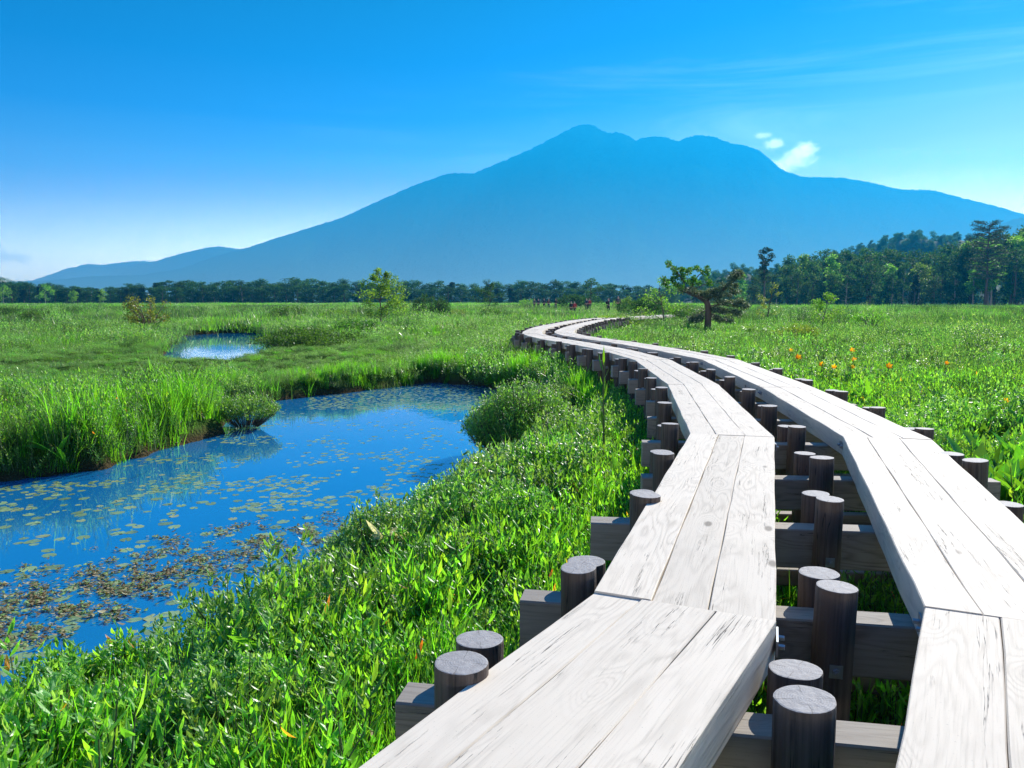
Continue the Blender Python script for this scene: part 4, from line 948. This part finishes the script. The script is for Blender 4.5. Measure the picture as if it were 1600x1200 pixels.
# shrubs on the near bank of the pond
def bank_shrub(seed, w, h, n, mt='shrub', L=.05, W=.018, loc=(0, 0, 0), label='', ):
    r = np.random.default_rng(seed); P = []; D = []; B = Bag(); LL = []
    for k in range(n):
        a = r.uniform(0, 6.28); qd = math.sqrt(r.random()); top = np.array([math.cos(a)*qd*w*.5, math.sin(a)*qd*w*.5, h*(1-.55*qd**2)*r.uniform(.75, 1.05)])
        b = np.array([top[0]*.35, top[1]*.35, -.12]); mid = (b+top)/2+np.array([top[0]*.12, top[1]*.12, .02])
        if k % 3 == 0: B.tube([b, mid, top], [.006, .004, .002], 4, cap=False)
        m = 20; ts = r.uniform(.45, 1.0, m)
        for t in ts:
            p = (b*(1-t)**2+2*mid*t*(1-t)+top*t*t) + r.normal(0, .012, 3); a2 = r.uniform(0, 6.28); e = r.uniform(-.1, 1.1)
            P.append(p); D.append((math.cos(a2)*math.cos(e), math.sin(a2)*math.cos(e), math.sin(e))); LL.append(L*r.uniform(.6, 1.2))
    P = np.array(P); D = unit(np.array(D)); U = unit(np.cross(D, [0, 0, 1.])+.3*rand_dirs(r, len(D))); LL = np.array(LL)
    V, F = leaf_quads(P, D, U, LL, LL*W/L, True)
    t = thing('marsh_shrub', label, 'shrub', loc); obj('stems', B.mesh('stems', [M['bark']]), t); obj('foliage', mesh('foliage', V, F, [M[mt]]), t)
def bs(px, py, z, w, h, n, seed, label, mt='shrub', **k):
    x, y = at(px, py, z); bank_shrub(seed, w, h, n, mt, loc=(x, y, max(z, float(ground_z(np.array([x]), np.array([y]))[0]))), label=label, **k)
bs(818, 712, -.33, 1.75, 1.08, 1500, 201, 'big rounded dark shrub overhanging the right end of the pond', 'shrub')
bs(785, 805, -.28, 1.25, .70, 800, 202, 'light green shrub below the big dark one at the water edge', 'shrub_light')
bs(880, 790, -.2, 1.0, .58, 520, 209, 'light leafy shrub between the pond shrubs and the boardwalk posts', 'shrub')
bs(700, 880, -.28, .85, .60, 480, 203, 'bright shrub at the water right of the drifting leaf litter', 'shrub_light')
bs(602, 930, -.28, .95, .66, 560, 204, 'leafy shrub on the near bank where the leaf litter ends', 'shrub_light')
bs(512, 985, -.28, .70, .50, 360, 210, 'small shrub on the near bank just below the leaf litter', 'shrub')
bs(870, 640, -.2, 1.1, .50, 380, 205, 'low shrub behind the big dark one, toward the boardwalk', 'shrub')
bs(95, 1165, -.25, .5, .46, 240, 206, 'sprig of leafy shrub on the near bank at the far left', 'herb')
bs(200, 1130, -.25, .50, .44, 220, 207, 'second leafy sprig on the near bank, right of the leftmost one', 'herb')
bs(385, 655, -.2, 1.2, .45, 300, 208, 'grey green shrub on the far bank where the shore turns', 'shrub')

# one tall stalk standing above the greenery left of the boardwalk
x, y = at(941, 762, .1); g0 = float(ground_z(np.array([x]), np.array([y]))[0]); t = thing('tall_stalk', 'single tall thin green stalk rising from the greenery left of the posts', 'plant', (x, y, g0))
B = Bag().tube([(0, 0, -.05), (.01, 0, .5), (0, .01, .95), (.01, 0, 1.22)], [.011, .010, .008, .004], 5); obj('stem', B.mesh('stem', [M['stem']]), t)
r_ = np.random.default_rng(77); n_ = 16; P = np.stack([np.zeros(n_), np.zeros(n_), np.linspace(.25, 1.18, n_)], 1); a_ = np.arange(n_)*2.4; D = unit(np.stack([np.cos(a_)*.5, np.sin(a_)*.5, np.full(n_, .9)], 1)); U = unit(np.cross(D, [0, 0, 1.]))
V, F = leaf_quads(P, D, U, r_.uniform(.09, .2, n_), np.full(n_, .022), True); obj('leaves', mesh('leaves', V, F, [M['broad']], smooth=True), t)

# ------------------------------------------------------------------ lily pads and floating litter
def in_pond(n, px0, px1, py0, py1, dens):
    px = RNG.uniform(px0, px1, n); py = py0+(py1-py0)*RNG.random(n); P = np.array([at(a, b, WATER_Z) for a, b in zip(px, py)])
    k = (pond_sd(P[:, 0], P[:, 1]) < -.12) & (RNG.random(n) < dens(px, py, P[:, 0], P[:, 1])); return P[k]
def pad_mesh(seed):
    r = np.random.default_rng(seed); n = 18; V = [(0, 0, .004)]; 
    for k in range(n+1):
        a = .22+(6.283-.44)*k/n; rad = 1+.05*r.normal(); V.append((math.cos(a)*rad, math.sin(a)*rad*.82, .004+.04*max(0, r.normal())))
    return mesh('lily_pad', V, [(0, k, k+1) for k in range(1, n+1)], [M['pad']])
PADS = [pad_mesh(i) for i in range(6)]
clump = lambda x, y, s, sd, lo=-.1, hi=.35: sm(wob(x, y, s, sd), lo, hi)
# the 300 that show largest: nearest ones
Pn = in_pond(2600, -60, 640, 770, 1080, lambda a, b, x, y: .62*clump(x, y, .9, 41, -.35, .3))
Pn = Pn[np.argsort(np.hypot(Pn[:, 0], Pn[:, 1]))]
def spaced(P, dmin, used=None):
    out = [] if used is None else list(used); n0 = len(out)
    for p in P:
        if all((p[0]-q_[0])**2+(p[1]-q_[1])**2 > dmin**2 for q_ in out): out.append(p)
    return np.array(out[n0:])
Pn = spaced(Pn, .105)
near, rest = Pn[:300], Pn[300:]
src = None
for i, p in enumerate(near):
    s = RNG.uniform(.035, .075); o = obj('lily_pad', PADS[i % 6], None, (p[0], p[1], WATER_Z), RNG.uniform(0, 6.28), s)
    tag(o, 'small round green lily pad floating among many others near the pond shore', 'lily pad', 'lily pads floating on the near half of the pond')
Pf = in_pond(12000, -80, 900, 605, 800, lambda a, b, x, y: .5*clump(x, y, 1.3, 43, -.3, .5)*np.where(b < 690, .8, 1.0))
Pg = in_pond(2500, 480, 780, 600, 640, lambda a, b, x, y: np.full(len(a), .7))
Pf = np.vstack([rest, Pf, Pg])
scatter('far_lily_pads', 'lily pads too many to count across the far half of the pond', 'lily pads', PADS, np.column_stack([Pf, np.full(len(Pf), WATER_Z)]),
        np.column_stack([np.zeros((len(Pf), 2)), RNG.uniform(0, 6.28, len(Pf))]), RNG.uniform(.022, .052, len(Pf)), RNG.integers(0, 6, len(Pf)))
# curled brown leaves in a band along the near shore
def litter_mesh(seed):
    r = np.random.default_rng(seed); n = 9; P = np.column_stack([r.normal(0, .05, (n, 2)), r.uniform(.0, .02, n)]); D = unit(rand_dirs(r, n)*np.array([1, 1, .10])); U = unit(np.cross(D, rand_dirs(r, n)*.25+np.array([0, 0, 1.])))
    L = r.uniform(.025, .06, n); V, F = leaf_quads(P, D, U, L, L*.55, True); return mesh('litter', V, F, [M['litter']])
LIT = [litter_mesh(i) for i in range(5)]
def band(a, b, x, y):
    c = np.interp(a, [-60, 100, 250, 400, 540, 620], [985, 940, 892, 857, 836, 826]); w = np.interp(a, [-60, 200, 400, 620], [80, 58, 42, 28])
    return .55*np.clip(1.15-np.abs(b-c)/w, 0, 1)*(.12+.88*clump(x, y, .6, 47, -.3, .5))
Pl = in_pond(9000, -60, 670, 790, 1080, band)
scatter('leaf_litter', 'brown dead leaves drifting in a band along the near shore', 'leaf litter', LIT, np.column_stack([Pl, np.full(len(Pl), WATER_Z+.004)]),
        np.column_stack([np.zeros((len(Pl), 2)), RNG.uniform(0, 6.28, len(Pl))]), RNG.uniform(.6, 1.1, len(Pl)), RNG.integers(0, 5, len(Pl)))

# ------------------------------------------------------------------ orange day lilies
def lily_meshes(seed, h):
    r = np.random.default_rng(seed); B = Bag(); top = np.array([r.normal(0, .02), r.normal(0, .02), h])
    B.tube([(0, 0, -.05), (top[0]*.3, top[1]*.4, h*.5), top], [.004, .0035, .003], 5)
    P = np.repeat(top[None], 6, 0); a = np.arange(6)*math.pi/3+r.uniform(0, 1); e = .65; face = unit(np.array([-.1, -.8, .35]))
    ux = unit(np.cross(face, [0, 0, 1.])); uy = np.cross(ux, face)
    D = unit(face[None]*math.sin(e)+(np.cos(a)[:, None]*ux+np.sin(a)[:, None]*uy)*math.cos(e)); U = unit(np.cross(D, face))
    V, F = leaf_quads(P, D, U, np.full(6, .095), np.full(6, .045), True)
    lv = broad_proto(seed+900, 5, h*.7, .02)
    return B.mesh('stem', [M['stem']]), mesh('flower', V, F, [M['orange']], smooth=True), lv
for i, (px, py, sc_, lab) in enumerate(((1235, 548, 1, 'upper leftmost small orange lily bloom right of the boardwalk'), (1245, 559, 1.35, 'large yellow orange lily bloom just below the upper leftmost one'), (1282, 570, 1.1, 'orange lily bloom between the left pair and the column of three'),
        (1303, 574, 1, 'pale orange lily bloom just left of the column of three'), (1332, 548, 1.35, 'topmost orange lily bloom of the column of three'), (1331, 563, 1.1, 'middle orange lily bloom of the column of three'), (1332, 573, 1.1, 'lowest orange lily bloom of the column of three'),
        (1389, 573, 1.2, 'reddish orange lily bloom alone right of the column of three'), (1477, 568, .9, 'small dull orange lily bloom far out in the right meadow'), (1574, 628, .8, 'orange bloom among the big leaves near the right edge'))):
    z = .56; x, y = at(px, py, z); g0 = float(ground_z(np.array([x]), np.array([y]))[0]); st, fl, lv = lily_meshes(300+i, z-g0)
    t = thing('day_lily', lab, 'flower', (x, y, g0), 0, 'orange day lilies right of the boardwalk'); obj('stem', st, t); f = obj('flower', fl, t); obj('leaves', lv, t)
    f.scale = (sc_*.8,)*3; f.location = (0, 0, -(z-g0)*(sc_*.8-1))
# a bleached wilted leaf rosette
x, y = at(603, 893, 0); t = thing('bleached_plant', 'bleached white leaves lying on the greenery beside the pond', 'plant', (x, y, float(ground_z(np.array([x]), np.array([y]))[0])+.40))
for a, l, e in ((2.7, .17, .6), (.2, .16, .15), (1.0, .10, .4), (-.3, .13, -.05), (3.3, .09, .1)):
    P = np.array([[.012*math.cos(a), .01, 0]]); D = unit(np.array([[math.cos(a)*math.cos(e), .25*math.sin(a), math.sin(e)]])); U = unit(np.cross(D, [[0, .9, .5]]))
    V, F = leaf_quads(P, D, U, np.array([l]), np.array([.05]), True); obj('leaf', mesh('leaf', V, F, [M['pale_leaf']], smooth=True), t)

# ------------------------------------------------------------------ walkers
def skin_mat():
    return plain('skin', (.45,.28,.20), .6)
M['skin'] = skin_mat()
CLOTH = {k: plain('cloth_'+k, c, .85) for k, c in dict(black=(.015,.015,.02), navy=(.02,.03,.08), red=(.45,.02,.03), grey=(.08,.08,.09), brown=(.07,.04,.03), green=(.03,.06,.03)).items()}
def skinned(name, nodes, edges, m, lv=2):
    me = bpy.data.meshes.new(name); me.from_pydata([n[0] for n in nodes], edges, []); o = bpy.data.objects.new(name, me); COL.objects.link(o)
    s = o.modifiers.new('skin', 'SKIN'); 
    me.skin_vertices.new() if not me.skin_vertices else None
    for v, n in zip(me.skin_vertices[0].data, nodes): v.radius = n[1] if hasattr(n[1], '__len__') else (n[1], n[1])
    me.skin_vertices[0].data[0].use_root = True
    sb = o.modifiers.new('sub', 'SUBSURF'); sb.levels = lv; sb.render_levels = lv
    dg = bpy.context.evaluated_depsgraph_get(); out = bpy.data.meshes.new_from_object(o.evaluated_get(dg)); bpy.data.objects.remove(o)
    out.name = name; out.materials.clear(); out.materials.append(m)
    out.polygons.foreach_set('use_smooth', [True]*len(out.polygons)); return out
def person(seed, loc, rz, top, legs, pack, label, hat=None, h=1.65, stick=False):
    r = random.Random(seed); s = r.uniform(.9, 1.1); st = .16*s*r.choice((-1, 1))
    N_ = [((0,0,.95),.13),((0,0,1.12),.125),((0,.01,1.32),(.16,.12)),((0,.01,1.42),.08),((0,.0,1.50),.055),((0,-.01,1.60),.088),((0,-.01,1.70),.075),
          ((.09,0,.88),.095),((.10,-st*.6,.50),.065),((.10,-st*-.2-.0,.09),.045),((.10,-st*-.2-.13,.04),.035),
          ((-.09,0,.88),.095),((-.10,st*.6,.50),.065),((-.10,st*.9,.10),.045),((-.10,st*.9-.13,.05),.035),
          ((.19,.01,1.37),.058),((.25,.02,1.12),.045),((.24,-.10,.93),.035),((.235,-.14,.87),.03),
          ((-.19,.01,1.37),.058),((-.25,.02,1.12),.045),((-.24,-.10,.93),.035),((-.235,-.14,.87),.03)]
    E_ = [(0,1),(1,2),(2,3),(3,4),(4,5),(5,6),(0,7),(7,8),(8,9),(9,10),(0,11),(11,12),(12,13),(13,14),(3,15),(15,16),(16,17),(17,18),(3,19),(19,20),(20,21),(21,22)]
    t = thing('person', label, 'person', loc, rz, 'walkers on the far boardwalk', h/1.76)
    obj('body', skinned('body', N_, E_, M['skin'], 2), t)
    jn = [((0,0,.93),.15),((0,0,1.12),.145),((0,.01,1.32),(.18,.14)),((0,.01,1.40),.10),((.19,.01,1.36),.075),((.25,.02,1.12),.06),((.24,-.10,.95),.05),((-.19,.01,1.36),.075),((-.25,.02,1.12),.06),((-.24,-.10,.95),.05)]
    obj('jacket', skinned('jacket', jn, [(0,1),(1,2),(2,3),(3,4),(4,5),(5,6),(3,7),(7,8),(8,9)], CLOTH[top], 2), t)
    tn = [((0,0,.97),.145),((.09,0,.86),.11),((.10,-st*.6,.50),.082),((.10,st*.2,.12),.062),((-.09,0,.86),.11),((-.10,st*.6,.50),.082),((-.10,st*.9,.13),.062)]
    obj('trousers', skinned('trousers', tn, [(0,1),(1,2),(2,3),(0,4),(4,5),(5,6)], CLOTH[legs], 2), t)
    if pack: obj('backpack', skinned('backpack', [((0,.22,1.02),(.15,.11)),((0,.24,1.22),(.17,.13)),((0,.21,1.42),(.13,.09))], [(0,1),(1,2)], CLOTH[pack], 2), t)
    obj('hat', skinned('hat', [((0,-.01,1.67),(.115,.12)),((0,-.01,1.75),(.085,.09))], [(0,1)], CLOTH[hat or 'grey'], 2), t)
    for sx in (-.03, .03):
        e = Bag().box((sx, -.097, 1.64), (.02, .012, .012)); obj('eye', e.mesh('eye', [CLOTH['black']]), t)
    obj('nose', Bag().tube([(0, -.09, 1.63), (0, -.112, 1.60)], [.008, .014], 5).mesh('nose', [M['skin']]), t)
def zfor(D): return deck_z(D)
def pt(px, D): return ((px-800)/FPX*D, D)
for i, (px, D, zb, a, top, legs, pack, lab) in enumerate((
    (835, 127, .33, .1, 'grey', 'black', None, 'leftmost walker of the dark clothed group on the far boardwalk'), (841, 126, .33, 3.1, 'black', 'black', 'navy', 'second walker from the left, close beside the leftmost one'),
    (850, 124, .33, 3.0, 'navy', 'black', 'black', 'third walker from the left, just past a small gap'), (857, 122, .33, .2, 'brown', 'navy', 'red', 'fourth walker from the left, in brown and dark red'),
    (868, 119, .32, 3.2, 'black', 'grey', 'black', 'dark walker alone right of the left group'),
    (892, 93, .02, 3.1, 'black', 'black', 'black', 'large dark walker standing nearest the flat topped tree'), (897, 95, .05, 2.7, 'red', 'black', 'red', 'walker in red half hidden behind the large dark one'),
    (916, 106, .35, 3.1, 'navy', 'black', 'navy', 'walker in blue below the small flat topped tree'), (920, 107, .35, .1, 'red', 'black', 'red', 'walker in red below the small flat topped tree'),
    (950, 86, .32, 1.2, 'black', 'black', 'black', 'bent dark walker left of the rightmost one'), (965, 84, .55, 3.0, 'brown', 'black', 'grey', 'rightmost walker on the far boardwalk'))):
    x, y = pt(px, D)
    if i in (5, 6): zb = -.02
    person(400+i, (x, y, zb), a, top, legs, pack, lab)

# ------------------------------------------------------------------ air
m, N = mat('haze_air'); pv = N.node('ShaderNodeVolumePrincipled', {'Color': (*HAZE_COLOR, 1), 'Density': HAZE_DENSITY, 'Anisotropy': .28})
o_ = N.node('ShaderNodeOutputMaterial'); N.l.new(pv.outputs[0], o_.inputs['Volume'])
hb = Bag().box((0, 3300, 598), (13000, 7600, 1204)); tag(obj('haze', hb.mesh('haze', [m])), kind='stuff')


# mist lying against the foot of the mountain and in the valley behind it, thinning upward
def mist(name, x0, x1, L, y1, tmax, dens, col):
    m, N = mat(name+'_air'); pv = N.node('ShaderNodeVolumePrincipled', {'Color': (*col, 1), 'Density': dens, 'Anisotropy': .3})
    o_ = N.node('ShaderNodeOutputMaterial'); N.l.new(pv.outputs[0], o_.inputs['Volume'])
    pr = [(y1, y1*tmax)]
    for k in range(1, 15):
        f = k/14; y = y1-L*f*f; pr.append((y, y*tmax*(1-f)+2*f))
    pr += [(y1-L, -20), (y1, -20)]
    bm = bmesh.new(); a = [bm.verts.new((x0, y, z)) for y, z in pr]; b = [bm.verts.new((x1, y, z)) for y, z in pr]; n = len(pr)
    bm.faces.new(a); bm.faces.new(b[::-1])
    for k in range(n): bm.faces.new((a[k], b[k], b[(k+1) % n], a[(k+1) % n]))
    bmesh.ops.recalc_face_normals(bm, faces=bm.faces); me = bpy.data.meshes.new(name); bm.to_mesh(me); bm.free(); me.materials.append(m)
    tag(obj(name, me), kind='stuff')
mist('mist', -2600, 3400, 2200, 3460, .185, 2.3e-4, (.62, .92, 1.))
mist('valley_mist', -6000, -900, 700, 6050, .085, 7e-4, (.75, .93, 1.))
